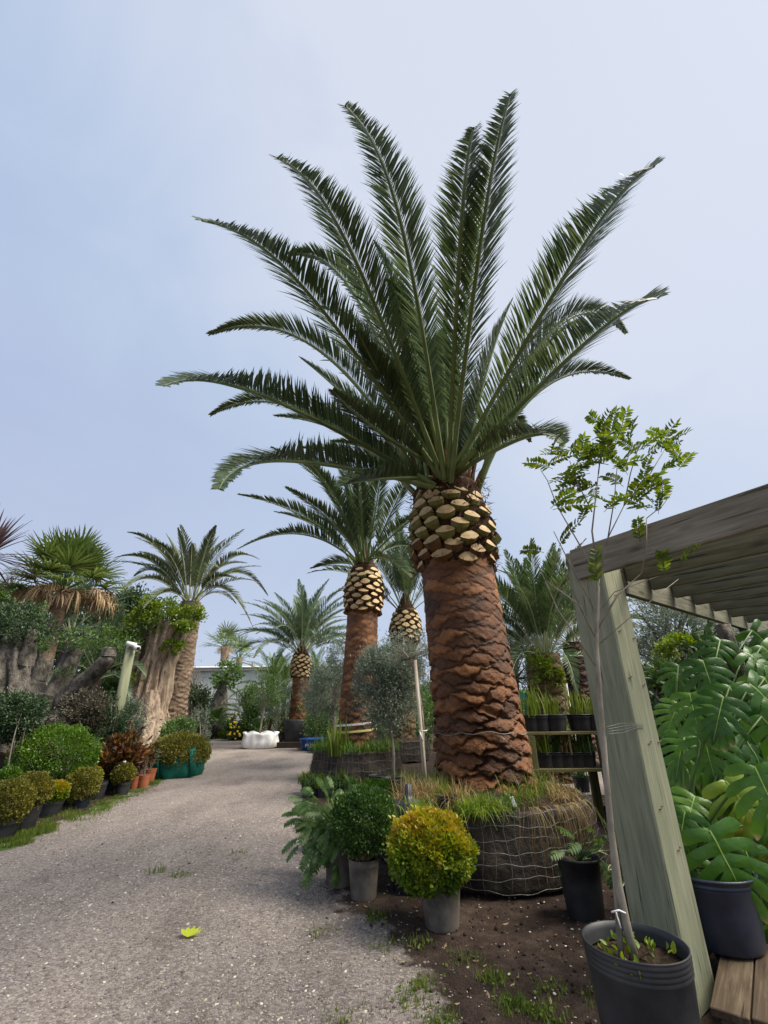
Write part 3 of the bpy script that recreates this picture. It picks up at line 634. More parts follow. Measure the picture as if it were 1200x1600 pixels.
# ------------------------------------------------------------------ the other palms
MAT['palm_leaf_mix'] = leaf_mat('palm_leaflet_mix', [(0, (.03, .06, .022)), (.5, (.07, .115, .042)), (.85, (.13, .16, .07)), (1, (.24, .21, .10))], .5, .25, .3)
RFN = {}
def date_palm(label, foot, px_top, ytop, ystub, wtop, wmid, wlow, L, seed, matl, matr, bark, specs=None, n=26, stub=True, ball=None, levels=None, group='potted date palms with trimmed stubs', pairs=60, lw=.03, stubN=11, droopy=.15, name='date_palm', nth=120, nz=150, dz=.12, llen=.42, amp=.02, zlow=.5, barkN=9):
    """foot: world point on the ground under the trunk; the other arguments read the photograph in pixels"""
    Y = foot[1]; root = thing(name, label, 'palm tree', (foot[0], Y, 0), group)
    t = P(px_top, ytop, Y); s = P(px_top, ystub, Y); sc = lambda py, w: w / 2 / FPX * ((P(px_top, py, Y) - CAM) @ _f)
    rt, rs_, rl = sc(ystub, wmid), sc((ytop + ystub) / 2, wtop), sc(1130, wlow)
    lx = t[0] - foot[0]; cxx = lambda z: np.interp(z, [0, zlow, t[2]], [0, 0, lx]); cen = lambda z: np.stack([cxx(z), np.zeros_like(np.asarray(z, float))], -1)
    rf = lambda z: np.interp(z, [zlow, .5 * (zlow + s[2]), s[2], t[2]], [rl, .45 * rl + .55 * rt, rt, rt * .9])
    af = lambda z: np.interp(z, [zlow, .5 * (zlow + s[2]), s[2]], [amp * 1.5, amp, amp * .6])
    RFN[label[:11]] = rf
    link('trunk', palm_trunk(max(0, zlow - .3), t[2] + .1, rf, cen, barkN, dz, af, nth, nz, seed, 2.8, bark), root)
    if stub:
        w = 2 * math.pi * rs_ / stubN * .88
        add_stubs(root, s[2], t[2], lambda u: rs_ * (.74 + .16 * math.sin(math.pi * min(1, u * 1.1)) - .22 * max(0, u - .75)), cen, stubN, w, .7, w * .56)
        mb = MB(); add_lathe(mb, [(rt * .9, s[2] - .1), (rs_ * .88, s[2] + .1), (rs_ * .94, (s[2] + t[2]) / 2), (rs_ * .8, t[2]), (rs_ * .5, t[2] + .22), (.06, t[2] + .6)], 32)
        mb.v[0][:, 0] += cxx(mb.v[0][:, 2]); link('fibre_matting', mb.mesh('fibre_matting', MAT['fibre']), root)
    if specs:
        for i, q in enumerate(specs):
            explicit_frond(root, t, .22, q, L, seed * 10 + i, matl, matr, basez=(0, .3), pairs=120, llen=llen, lw=lw, r0=.034, start=.17)
    if n: generic_crown(root, t, L, n, seed, matl, matr, pairs, lw, .2, levels, llen, droopy)
    if ball: root_ball(root, (0, 0), *ball)
    return root

f2 = P(556, 1200, 10.4); f2[2] = 0
p2 = date_palm('second date palm back, trunk banded with yellow tape, ferns round its mesh wrapped root ball', f2, 570, 893, 958, 58, 46, 58, 3.5, 41, MAT['palm_leaf'], MAT['rachis'], MAT['bark'],
    specs=[((374, 773), (482, 812), 0, 1), ((374, 857), (478, 836), 0, .98), ((447, 762), (520, 818), 0, .9), ((470, 708), (530, 790), 0, 1), ((487, 888), (535, 880), 1, .62), ((520, 690), (552, 780), 0, .95),
           ((425, 700), (515, 770), 1, 1), ((600, 700), (588, 790), 0, .9), ((640, 740), (612, 800), 0, .9), ((655, 800), (615, 835), 0, .85), ((560, 720), (565, 800), 0, .8), ((480, 800), (535, 835), 1, .8), ((660, 860), (615, 855), 1, .8), ((540, 760), (558, 830), 0, .6), ((640, 900), (605, 875), 0, .6), ((510, 770), (545, 830), 1, .9), ((580, 740), (575, 820), 1, .9), ((430, 800), (505, 830), 1, .95)],
    n=0, ball=(.93, .86, .52, True, 56, 4), dz=.11, zlow=.5)
for y0, nm, cc in ((1132, 'white_tape', 'white'), (1143, 'yellow_tape', None)):
    z = P(556, y0, 10.0)[2]; r = float(RFN['second date'](z)) + .045
    mb = MB(); aa = np.linspace(0, 2 * math.pi, 40); rr = r + .01 * np.sin(aa * 5); tilt = .03 * np.cos(aa); v = np.concatenate([np.stack([rr * np.cos(aa), rr * np.sin(aa), z + tilt + d], -1) for d in (-.02, .02)])
    i = np.arange(39); mb.add(v, np.stack([i, i + 1, i + 41, i + 40], -1))
    if cc is None: MAT['tape'] = simple_mat('yellow_tape', (.60, .55, .18), (.75, .70, .30), 5, .5, .3, 0); cc = 'tape'
    link(nm, mb.mesh(nm, MAT[cc]), p2)
f3 = P(628, 1180, 13.2); f3[2] = 0
p3 = date_palm('slender date palm standing between the second palm and the big trunk, behind olive trees', f3, 634, 958, 1003, 46, 36, 40, 3.0, 43, MAT['palm_leaf'], MAT['rachis'], MAT['bark_gold'], n=26, ball=(.7, .65, .5, True, 40, 4), levels=[0, 0, 1, 1, 2, 3], zlow=.45)
f4 = G(460, 1164); f4[1] += .6
p4 = date_palm('small distant date palm in a black drum pot at the end of the drive', f4, 471, 1024, 1058, 31, 23, 30, 3.0, 44, MAT['palm_leaf_pale'], MAT['rachis_pale'], MAT['bark'], n=54, levels=[0, 1, 1, 2, 2, 3, 3, 4], pairs=54, lw=.034, zlow=.8, nth=80, nz=90, dz=.1)
mb = MB(); add_lathe(mb, [(.50, 0), (.53, .05), (.56, .5), (.575, .8), (.55, .86), (.5, .84), (.02, .82)], 40); link('pot', mb.mesh('pot', MAT['black_plastic']), p4)
f5 = P(862, 1150, 9.6); f5[2] = 0
p5 = date_palm('date palm behind the shelf of irises with bright ferns growing on its shaggy trunk', f5, 850, 1030, 1050, 50, 52, 48, 2.35, 45, MAT['palm_leaf_mix'], MAT['rachis_pale'], MAT['bark_gold'], n=60, stub=False, levels=[0, 0, 1, 1, 1, 2, 2, 3, 5], group='untrimmed date palms', pairs=64, lw=.024, zlow=.3, amp=.05, dz=.13, barkN=7, llen=.36)
f6 = P(905, 1150, 12.2); f6[2] = 0
p6 = date_palm('dark trunked date palm half hidden behind the pergola post', f6, 898, 1010, 1030, 36, 34, 36, 2.6, 46, MAT['palm_leaf_dull'], MAT['rachis_pale'], MAT['bark_dark'], n=34, stub=False, levels=[0, 1, 2, 3, 4, 5], group='untrimmed date palms', pairs=54, lw=.03, zlow=.2, amp=.06, barkN=7)
f7 = P(262, 1160, 17.5); f7[2] = 0
p7 = date_palm('tall date palm with arching browning fronds leaning behind the huge gnarled stump', f7, 298, 945, 958, 36, 32, 40, 3.4, 47, MAT['palm_leaf_dull'], MAT['rachis_pale'], MAT['bark_grey'],
    specs=[((178, 872), (240, 880), 0, 1), ((200, 832), (250, 862), 0, 1), ((190, 925), (240, 905), 0, 1), ((218, 862), (258, 885), 1, 1), ((278, 826), (287, 880), 0, .85), ((337, 822), (318, 870), 0, 1), ((353, 842), (325, 880), 1, 1), ((404, 874), (355, 876), 0, 1.05), ((418, 930), (368, 895), 1, 1.1), ((394, 978), (350, 920), 0, 1), ((240, 846), (270, 875), 0, .9), ((300, 850), (298, 890), 0, .7), ((210, 900), (250, 895), 1, 1), ((370, 905), (335, 905), 0, .8), ((225, 950), (262, 925), 0, .8), ((320, 855), (308, 890), 1, .8), ((260, 835), (278, 880), 1, 1), ((385, 880), (340, 890), 1, 1)],
    n=14, stub=False, levels=[0, 1, 2, 3], group='untrimmed date palms', lw=.034, zlow=.1, amp=.035, barkN=9, dz=.13, droopy=.35)

# ---- fan palms
def fan_leaf(mb, o, d, n_, L, seg, rg, droop, mat=0, w=.05, dr2=0.):
    side = nrm(np.cross(d, n_)); up = np.cross(side, d); a = np.linspace(-R(125), R(125), seg) + rg.normal(0, .02, seg)
    for q in a:
        if dr2 > 1 and rg.uniform() < .3: continue
        if dr2 > 1: q = q + rg.normal(0, .25)
        dd = nrm(math.cos(q) * d + math.sin(q) * side + up * rg.uniform(0, .22) + (rg.normal(0, .35, 3) if dr2 > 1 else 0)); s2 = nrm(np.cross(dd, up)); l = L * (.75 + .25 * math.cos(q)) * (rg.uniform(.9, 1.05) if dr2 <= 1 else rg.uniform(.4, 1.1))
        t = np.array([0, .35, .62, .85, 1.0]); c = o + np.outer(t * l, dd) + np.outer(-droop * (rg.uniform(.2, 1.5) if dr2 > 1 else 1) * l * t ** 2.5, [0, 0, 1]) ; ww = w * L * np.array([.25, .9, .8, .45, .02])
        if dr2: c[3:] += np.outer([.15 * l, .42 * l], -V3([0, 0, 1]) * dr2) - np.outer([.02 * l, .12 * l], dd)
        v = np.concatenate([c - s2 * ww[:, None], c + up * (ww * .35)[:, None], c + s2 * ww[:, None]]); k = 5
        mb.add(v, [[i + r * k, i + 1 + r * k, i + 1 + (r + 1) * k, i + (r + 1) * k] for r in range(2) for i in range(k - 1)], mat)
def fan_palm(label, foot, top, r0, r1, L, n, ndead, seed, seg=30, bark='bark_grey', group='fan palms', skirt=1.0):
    rg = np.random.default_rng(seed); root = thing('fan_palm', label, 'palm tree', (foot[0], foot[1], 0), group); o0 = V3([foot[0], foot[1], 0])
    top = top - o0; cen = lambda z: np.stack([np.interp(z, [0, top[2]], [0, top[0]]), np.interp(z, [0, top[2]], [0, top[1]])], -1)
    link('trunk', palm_trunk(0, top[2] + .1, lambda z: np.interp(z, [0, top[2]], [r0, r1]), cen, 6, .07, lambda z: z * 0 + r1 * .12, 48, 120, seed, 3.0, MAT[bark]), root)
    pal = MB()
    for i in range(n + ndead):
        dead = i >= n; a = i * 2.4 + rg.uniform(-.2, .2); u = i / n if not dead else 1 + (i - n) / max(ndead, 1)
        el = R(82 - 88 * u) if not dead else R(rg.uniform(-16, 4)); h = V3([math.cos(a), math.sin(a), 0]); d = nrm(math.cos(el) * h + V3([0, 0, math.sin(el)]))
        pl = L * (rg.uniform(.55, .8) if not dead else rg.uniform(.35, .72) * skirt); n_ = nrm(np.cross(np.cross(d, [0, 0, 1]), d)) if abs(d[2]) < .98 else h
        e = top + d * pl; mbp = MB(); v, f = tube([top + d * .05, top + d * pl * .5 + V3([0, 0, .02]), e], [.018 * L, .012 * L, .008 * L], 4); mbp.add(v, f)
        pt = link('frond', mbp.mesh('frond', MAT['dead_leaf'] if dead else MAT['mid_leaf']), root)
        lf = MB(); fan_leaf(lf, e, nrm(d - V3([0, 0, .35 if dead else .12])), n_, L * (rg.uniform(.55, .68) if not dead else rg.uniform(.2, .32)), seg, rg, .06 if not dead else .7, w=.036 if not dead else .05, dr2=1.1 if dead else (.25 if u > .6 else 0))
        link('blade', lf.mesh('blade', MAT['dead_leaf'] if dead else MAT['fan_leaf']), pt)
    return root
ft = P(100, 922, 13.5); fb = P(48, 1130, 13.5); fb[2] = 0
fan_palm('fan palm on the left with a skirt of dead tan fronds below its green head', fb, ft, .20, .155, 1.62, 34, 44, 61, 30, skirt=1.25)
ft = P(352, 1012, 33); fb = P(350, 1100, 33); fb[2] = 0
fan_palm('far fan palm showing above the roof edge of the white shed, the more upright one', fb, ft, .3, .25, 1.5, 22, 12, 62, 14, skirt=.5)
ft = P(374, 1030, 35); fb = P(372, 1100, 35); fb[2] = 0
fan_palm('lower drooping palm head just right of the far fan palm above the shed', fb, ft, .25, .2, 1.6, 16, 2, 63, 14)
# dark strappy cordyline head at the left edge
c0 = P(-22, 868, 6.2); root = thing('cordyline', 'purple brown spiky cordyline head cut by the left edge of the photo', 'cordyline tree', (c0[0], c0[1], 0)); rg = np.random.default_rng(9)
mb = MB(); add_tube(mb, [[0, 0, 0], [.05, 0, 1.2], [-.03, .03, c0[2]]], [.09, .07, .05], 10); link('trunk', mb.mesh('trunk', MAT['bark_olive']), root)
for i in range(95):
    a = rg.uniform(0, 6.28); el = R(rg.uniform(-35, 85)); d = V3([math.cos(a) * math.cos(el), math.sin(a) * math.cos(el), math.sin(el)]); l = rg.uniform(.62, .85)
    t = np.linspace(0, 1, 7); c = np.outer(t * l, d) + np.outer(-.22 * l * t ** 2.6 * math.cos(el), [0, 0, 1]) + V3([-.03, .03, c0[2]]); s = nrm(np.cross(d, [0, 0, 1])) ; w = .021 * np.array([.5, .9, 1, .95, .75, .4, .03])
    v = np.concatenate([c - s * w[:, None], c + V3([0, 0, -.006]), c + s * w[:, None]]); lf = MB().add(v, [[q + r * 7, q + 1 + r * 7, q + 1 + (r + 1) * 7, q + (r + 1) * 7] for r in range(2) for q in range(6)]); link('leaf', lf.mesh('leaf', MAT['purple_leaf']), root)
# ------------------------------------------------------------------ plant builders
def leaf_cloud(mb, c, rad, n, ll, lw, rg, shell=.6, clumps=0, cr=.25, spread=.8, up=.2, tpl=LEAF6, mat=0, outw=1.0):
    c = V3(c); rad = V3(rad) if np.ndim(rad) else V3([rad] * 3)
    if clumps:
        cd = ellip_dirs(clumps, rg) * (rg.uniform(shell, 1, (clumps, 1)) ** .5); k = rg.integers(0, clumps, n); u = cd[k] + rg.normal(0, cr, (n, 3)) * rg.uniform(.5, 1, (n, 1))
    else: u = ellip_dirs(n, rg) * rg.uniform(shell, 1, (n, 1)) ** .5
    pos = c + u * rad; d, w, z = leaf_axes(n, nrm(u) * outw, rg, spread, up); s = rg.uniform(.7, 1.2, n)
    scatter(mb, *tpl, pos, d * (ll * s)[:, None], w * (lw * s)[:, None], z * (ll * s)[:, None], mat, rg.uniform(0, 1, n)); return mb
def pot_mesh(r, h, mat, taper=.84, rim=True, n=32, rings=2, lump=0., ra=.0035):
    prof = [(r * taper * .96, 0), (r * taper, .012), (r * (taper + (1 - taper) * .5), h * .5)]
    for q in range(rings): z = h * (.84 + .04 * q); rr = r * (taper + (1 - taper) * z / h); prof += [(rr, z - .006), (rr + ra, z), (rr, z + .006)]
    prof += ([(r * .985, h * .955), (r * 1.045, h * .96), (r * 1.045, h), (r * .97, h + .001), (r * .95, h * .93)] if rim else [(r, h * .985), (r * 1.01, h), (r * .98, h), (r * .96, h * .94)])
    prof += [(r * .93, h * .86)]
    mb = MB(); add_lathe(mb, prof, n); v = mb.v[0]
    if lump: a = np.arctan2(v[:, 1], v[:, 0]); v[:, :2] *= (1 + lump * np.sin(a * 2 + v[:, 2] * 5) * (v[:, 2:3][:, 0] / h))[:, None]
    return mb.mesh('pot', mat)
def soil_disc(r, z, mat='soil', n=24, seed=1):
    mb = MB(); rr = np.linspace(.001, r, 5); a = np.arange(n) * 2 * math.pi / n; v = np.stack([rr[:, None] * np.cos(a), rr[:, None] * np.sin(a), z + np.random.default_rng(seed).normal(0, .006, (5, n))], -1).reshape(-1, 3)
    i = np.arange(4)[:, None] * n; j = np.arange(n)[None]; j2 = (j + 1) % n; mb.add(v, np.stack([i + j, i + j2, i + n + j2, i + n + j], -1).reshape(-1, 4)); return mb.mesh('soil', MAT[mat])
def potted(name, label, cat, loc, r, h, potmat, group=None, tilt=None, **kw):
    t = thing(name, label, cat, (loc[0], loc[1], loc[2] if len(loc) > 2 else 0), group); t.rotation_euler = tilt or (0, 0, rnd.uniform(0, 6.28))
    link('pot', pot_mesh(r, h, MAT[potmat], **kw), t); link('soil', soil_disc(r * .93, h * .88), t); return t
def stems(mb, base, tips, r0, r1, rg, n=5, bend=.15):
    for tp in tips:
        tp = V3(tp); b = V3(base); m_ = (b + tp) / 2 + rg.normal(0, bend, 3) * np.linalg.norm(tp - b) * .5; t = np.linspace(0, 1, 6)[:, None]
        v, f = tube((1 - t) ** 2 * b + 2 * t * (1 - t) * m_ + t * t * tp, np.linspace(r0, r1, 6), n); mb.add(v, f)
def dist(p): return (np.asarray(p) - CAM) @ _f
def clipped_ball(label, px, py, rpx, pot, leafmat, n, ll, potmat='black_plastic', group='clipped box balls in black pots', name='box_ball', squash=.93, Y=None, seed=0, fuzz=.09, straw=False, rim=False, rings=2):
    """px, py, rpx: centre and radius of the ball; pot: (px, py base, width)"""
    bx, by, bw = pot; g = G(bx, by); rg = np.random.default_rng(seed + 500); pr = bw / 2 / FPX * dist(g) ; g[1] += pr; g[0] *= g[1] / (g[1] - pr)
    c = P(px, py, g[1] if Y is None else Y); r = rpx / FPX * dist(c); c0 = c - V3([g[0], g[1], 0]); h = max(.16, min(c[2] - r * squash * .72, pr * 2.1))
    t = thing(name, label, 'potted shrub', (g[0], g[1], 0), group)
    link('pot', pot_mesh(pr, h, MAT[potmat], rim=rim, rings=rings, lump=.02), t); link('soil', soil_disc(pr * .93, h * .88), t)
    mb = MB(); stems(mb, (0, 0, h * .8), [c0 + d * r * .75 for d in ellip_dirs(26, rg) * V3([1, 1, .8])], .012, .004, rg); link('stem', mb.mesh('stem', MAT['bark_thin']), t)
    mb = MB(); u = ellip_dirs(n, rg); bumpy = 1 + fuzz * (np.sin(u[:, 0] * 9 + 2) * np.sin(u[:, 1] * 8 + seed) + .6 * np.sin(u[:, 2] * 11 + u[:, 0] * 7)) * .8
    lay = np.where(rg.uniform(0, 1, n) < .62, rg.uniform(.93, 1.0, n), rg.uniform(.68, .93, n)); stray = rg.uniform(0, 1, n) < .05; lay = np.where(stray, lay + rg.uniform(0, .13, n), lay)
    pos = c0 + u * (lay * bumpy * r)[:, None] * V3([1, 1, squash]); d, w, z = leaf_axes(n, u, rg, .75, .35); s = rg.uniform(.7, 1.25, n)
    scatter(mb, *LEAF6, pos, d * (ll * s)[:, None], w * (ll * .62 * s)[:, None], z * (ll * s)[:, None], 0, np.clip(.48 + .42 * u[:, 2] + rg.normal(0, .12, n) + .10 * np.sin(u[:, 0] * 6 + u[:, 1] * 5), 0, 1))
    link('foliage', mb.mesh('foliage', MAT[leafmat]), t)
    if straw:
        mb = MB(); k = 260; a = rg.uniform(0, 6.28, k); p0 = np.stack([np.cos(a) * pr * .9, np.sin(a) * pr * .9, rg.uniform(h * .95, h + .1, k)], -1); blades(mb, p0, rg.uniform(.05, .16, k), .004, rg, 1.2); link('dry_twigs', mb.mesh('dry_twigs', MAT['straw']), t)
    return t
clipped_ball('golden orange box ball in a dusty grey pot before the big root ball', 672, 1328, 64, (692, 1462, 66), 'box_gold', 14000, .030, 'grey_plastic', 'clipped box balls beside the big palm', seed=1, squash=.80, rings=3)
clipped_ball('dark green clipped box ball in a grey pot with dry straw below the foliage', 570, 1281, 52, (568, 1412, 50), 'box_green', 15000, .022, 'grey_plastic', 'clipped box balls beside the big palm', seed=2, straw=True, squash=.84, rings=1)
clipped_ball('yellow green soft mound of a shrub behind the dark green ball', 588, 1248, 36, (600, 1345, 34), 'box_bright', 7000, .024, 'black_plastic', 'clipped box balls beside the big palm', seed=3, squash=.7)
BL = [('bronze gold box ball cut by the left edge, front one of the left row', 12, 1254, 33, (-2, 1318, 44), 'box_olive'),
      ('bronze box ball in a black pot with a white tag, second in left row', 48, 1236, 27, (30, 1303, 44), 'box_olive'),
      ('bright green ball at the left edge peeping over the bronze ones', 12, 1222, 22, (2, 1275, 32), 'box_bright'),
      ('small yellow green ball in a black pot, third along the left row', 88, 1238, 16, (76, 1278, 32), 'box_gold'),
      ('wide bronze ball in a blue grey pot in the middle of the left row', 129, 1226, 24, (124, 1265, 28), 'box_olive'),
      ('little yellow ball half hidden behind the wide bronze ball', 146, 1212, 12, (150, 1250, 24), 'box_gold'),
      ('small white tagged round ball just left of the last ball in the row', 162, 1212, 15, (166, 1240, 24), 'box_olive'),
      ('last small ball of the left row, next to the terracotta pots', 193, 1209, 16, (189, 1244, 22), 'box_olive'),
      ('small dark ball behind the last two of the left row', 178, 1204, 12, (176, 1234, 20), 'box_green')]
for i, (lb, x, y, r, pt, mt) in enumerate(BL):
    t = clipped_ball(lb, x, y, r, pt, mt, int(2500 + r * 130), .030, 'navy_plastic' if i in (4, 6) else 'black_plastic', 'clipped balls along the left verge', seed=20 + i, fuzz=.08)
    if i in (1, 6, 7):
        mb = MB(); add_box(mb, (0, -.3, .3), (.07, .004, .03)) if i == 1 else add_box(mb, (.02, -.14, .50), (.05, .004, .03)); link('plant_tag', mb.mesh('plant_tag', MAT['white']), t)
clipped_ball('large bright green clipped ball, biggest in the left row', 85, 1183, 57, (88, 1262, 60), 'box_bright', 15000, .036, 'black_plastic', 'clipped balls along the left verge', seed=40, squash=.80, fuzz=.10)

def shrub(name, label, cat, px, py_base, py_c, rx, ry, Y, mats, n, ll, lw, seed, clumps=30, cr=.22, nst=16, group=None, pot=None, tpl=LEAF6, up=.2, stemmat='bark_thin', shell=.35, gz=0, spread=.8, r0=.02):
    g = P(px, py_base, Y); c = P(px, py_c, Y); s = dist(c) / FPX; rg = np.random.default_rng(seed)
    t = thing(name, label, cat, (g[0], Y, gz), group); h = 0
    if pot: pr, ph, pm = pot; link('pot', pot_mesh(pr, ph, MAT[pm], n=20), t); link('soil', soil_disc(pr * .93, ph * .88, n=12), t); h = ph * .85
    c0 = V3([c[0] - g[0], 0, c[2] - gz]); rad = V3([rx * s, (rx * s), ry * s])
    mb = MB(); stems(mb, (0, 0, h), [c0 + d * rad * .8 for d in ellip_dirs(nst, rg)], r0, .004, rg); link('stem', mb.mesh('stem', MAT[stemmat]), t)
    mb = MB(); leaf_cloud(mb, c0, rad, n, ll, lw, rg, shell, clumps, cr, spread, up, tpl); link('foliage', mb.mesh('foliage', MAT[mats]), t)
    return t
def tree(name, label, cat, foot, path, rad, crowns, leafmat, barkmat, n, ll, lw, seed, group=None, clumps=26, cr=.2, tpl=LEAF4, branches=18, shell=.35, spread=.7, up=.1, stake=None, pot=None):
    """path: world points of the trunk; crowns: [(centre, radii)]"""
    rg = np.random.default_rng(seed); o0 = V3([foot[0], foot[1], 0]); t = thing(name, label, cat, o0, group)
    if pot: link('pot', pot_mesh(pot[0], pot[1], MAT[pot[2]], n=20), t)
    mb = MB(); p = np.array(path) - o0; add_tube(mb, p, rad, 8)
    for c, r in crowns: stems(mb, p[-1], [V3(c) - o0 + d * V3(r) * .75 for d in ellip_dirs(branches, rg)], rad[-1] * .6, .004, rg, 4)
    link('trunk', mb.mesh('trunk', MAT[barkmat]), t); mb = MB(); tot = sum(np.prod(r) ** (2 / 3) for c, r in crowns)
    for c, r in crowns: leaf_cloud(mb, V3(c) - o0, r, int(n * np.prod(r) ** (2 / 3) / tot), ll, lw, rg, shell, clumps, cr, spread, up, tpl)
    link('crown', mb.mesh('crown', MAT[leafmat]), t)
    if stake is not None:
        mb = MB(); add_tube(mb, np.array(stake) - o0, [.028, .026], 8); link('stake', mb.mesh('stake', MAT['stake']), t)
    return t
# olives right of the drive
Y = 8.3; g = P(613, 1215, Y); g[2] = 0
tree('olive_tree', 'round headed young grey olive on a thin pale stem in front of the second palm', 'olive tree', g, [g, P(615, 1180, Y), P(612, 1148, Y), P(608, 1120, Y)], [.03, .026, .024, .02],
     [(P(600, 1078, Y), (.56, .5, .70)), (P(585, 1055, Y + .1), (.42, .4, .45)), (P(622, 1045, Y), (.4, .4, .4))], 'olive_leaf', 'bark_thin', 20000, .058, .016, 71, 'young olive trees', 60, .17, spread=.8, up=.4, pot=(.2, .25, 'black_plastic'))
Y = 6.9; g = P(664, 1222, Y); g[2] = 0; s1 = P(648, 1032, Y)
t = tree('olive_tree', 'loose grey olive tied with white tape to a leaning bamboo stake beside the big trunk', 'olive tree', g, [g, P(660, 1120, Y + .1), P(650, 1050, Y + .1), P(640, 1030, Y + .1)], [.022, .02, .016, .013],
     [(P(645, 1005, Y + .15), (.42, .36, .24)), (P(618, 1022, Y + .1), (.22, .3, .16)), (P(668, 1040, Y + .3), (.2, .3, .45))], 'olive_leaf', 'bark_thin', 3600, .045, .011, 72, 'young olive trees', 40, .2, stake=[g + V3([.02, -.05, 0]), s1 + V3([.0, -.05, 0])], up=.4)
mb = MB(); q = P(658, 1150, Y - .1) - V3([g[0], g[1], 0]); add_box(mb, q, (.02, .006, .13), frame_rot((1, 0, .3))); add_box(mb, q + V3([.03, 0, .06]), (.12, .008, .012), frame_rot((1, 0, .15))); link('white_tie', mb.mesh('white_tie', MAT['white']), t)
Y = 12.0; g = P(520, 1180, Y); g[2] = 0
tree('olive_tree', 'dark grey olive left of the second palm trunk, behind its root ball', 'olive tree', g, [g, P(522, 1140, Y), P(522, 1110, Y)], [.05, .04, .035], [(P(522, 1075, Y), (.72, .6, .75)), (P(505, 1085, Y - .2), (.5, .5, .5)), (P(540, 1030, Y + .3), (.5, .5, .6))], 'olive_leaf', 'bark_thin', 13000, .06, .017, 73, 'young olive trees', 60, .16, up=.3)
# big olive behind the pergola post
Y = 7.2; g = P(1070, 1150, Y); g[2] = 0
tree('olive_tree', 'big silvery olive canopy seen under the pergola rafters behind the monstera', 'olive tree', g, [g, P(1060, 1090, Y), P(1055, 1050, Y)], [.16, .13, .1], [(P(1045, 985, Y), (1.0, .8, .75)), (P(1100, 1000, Y + .3), (1.0, .8, .8)), (P(1015, 1040, Y + .2), (.45, .6, .5)), (P(1160, 1020, Y + .5), (.9, .8, .7))], 'olive_leaf', 'bark_olive', 26000, .07, .017, 74, None, 90, .16, up=.1, branches=16)
Y = 14; g = P(800, 1120, Y); g[2] = 0
tree('round_tree', 'dark round headed tree behind the big trunk, above the green shade cloth', 'tree', g, [g, P(808, 1095, Y), P(806, 1060, Y)], [.12, .1, .08], [(P(806, 1040, Y), (1.0, .8, .75)), (P(790, 1010, Y), (.6, .6, .5))], 'dark_leaf', 'bark_olive', 9000, .08, .03, 75, None, 50, .17)
# ------------------------------------------------------------------ left side: old olives, giant stump, shrubs
def gnarl(mb, pts, rads, rg, amp=.22, n=28, k=26, mat=0, flute=5):
    pts = np.asarray(pts, float); t0 = np.linspace(0, 1, len(pts)); t = np.linspace(0, 1, k)
    p = np.stack([np.interp(t, t0, pts[:, i]) for i in range(3)], -1); p[1:-1] = (p[:-2] + 2 * p[1:-1] + p[2:]) / 4; r = np.interp(t, t0, rads)
    v, f = tube(p, r, n); v = v.reshape(k, n, 3); c = p[:, None]; a = np.arange(n) * 2 * math.pi / n; ph = rg.uniform(0, 6.28, 5)
    d = amp * (np.sin(flute * a[None] + 3 * t[:, None] + ph[0]) * .5 + np.sin(3 * a[None] + 9 * t[:, None] + ph[1]) * .35 + np.sin(11 * a[None] - 14 * t[:, None] + ph[2]) * .22 + np.sin(2 * a[None] + 23 * t[:, None] + ph[3]) * .2) + rg.normal(0, amp * .12, (k, n))
    v = c + (v - c) * (1 + d)[..., None]; mb.add(v.reshape(-1, 3), f, mat)
    top = len(v.reshape(-1, 3)) - n + mb.n - len(v.reshape(-1, 3)); mb.v.append(np.zeros((0, 3))); mb.a.append(np.zeros(0)); mb.f.append(np.array([[mb.n - n + i for i in range(n)]])); mb.m.append(np.array([mat]))
rg = np.random.default_rng(88)
# giant stump
Y = 16.0; g = P(218, 1172, Y); g[2] = 0; st = thing('giant_stump', 'huge pale gnarled leaning stump sprouting green leaves at its top, behind the camera post', 'tree stump', (g[0], Y, 0)); o0 = V3([g[0], Y, 0])
def Q(px, py, Y_, o): return P(px, py, Y_) - o
mb = MB()
gnarl(mb, [Q(212, 1180, Y, o0), Q(218, 1120, Y, o0), Q(240, 1040, Y, o0), Q(262, 972, Y, o0)], [.98, .45, .40, .45], rg, .24, 96, 110, flute=11)
gnarl(mb, [Q(240, 1176, Y + .3, o0), Q(246, 1110, Y + .2, o0), Q(262, 1040, Y + .2, o0), Q(285, 975, Y + .3, o0)], [.7, .30, .26, .28], rg, .24, 48, 60, flute=7)
gnarl(mb, [Q(190, 1172, Y - .2, o0), Q(192, 1120, Y, o0), Q(205, 1060, Y + .1, o0), Q(224, 985, Y + .2, o0)], [.5, .24, .22, .2], rg, .26, 40, 60, flute=6)
gnarl(mb, [Q(232, 1182, Y - .5, o0), Q(230, 1140, Y - .3, o0), Q(236, 1080, Y - .2, o0)], [.7, .45, .2], rg, .25, 40, 40, flute=6)
for i in range(9):
    a = rg.uniform(3.3, 6.1); gnarl(mb, [V3([math.cos(a) * .6, math.sin(a) * .5, .9]), V3([math.cos(a) * 1.0, math.sin(a) * .9, .35]), V3([math.cos(a) * 1.5, math.sin(a) * 1.3, -.05])], [.3, .25, .15], rg, .25, 18, 14, flute=4)
link('trunk', mb.mesh('trunk', MAT['wood_stump']), st)
mb = MB()
for (x, y, r, n) in ((250, 955, .75, 1500), (285, 968, .6, 1000), (225, 975, .6, 800), (215, 1060, .28, 260), (270, 1010, .35, 350), (235, 950, .5, 700), (300, 955, .35, 400), (190, 1000, .6, 600)):
    leaf_cloud(mb, Q(x, y, Y - .3, o0), (r, r * .8, r * .7), n, .11, .055, rg, .2, 14, .25)
link('sprouts', mb.mesh('sprouts', MAT['lime_leaf']), st)
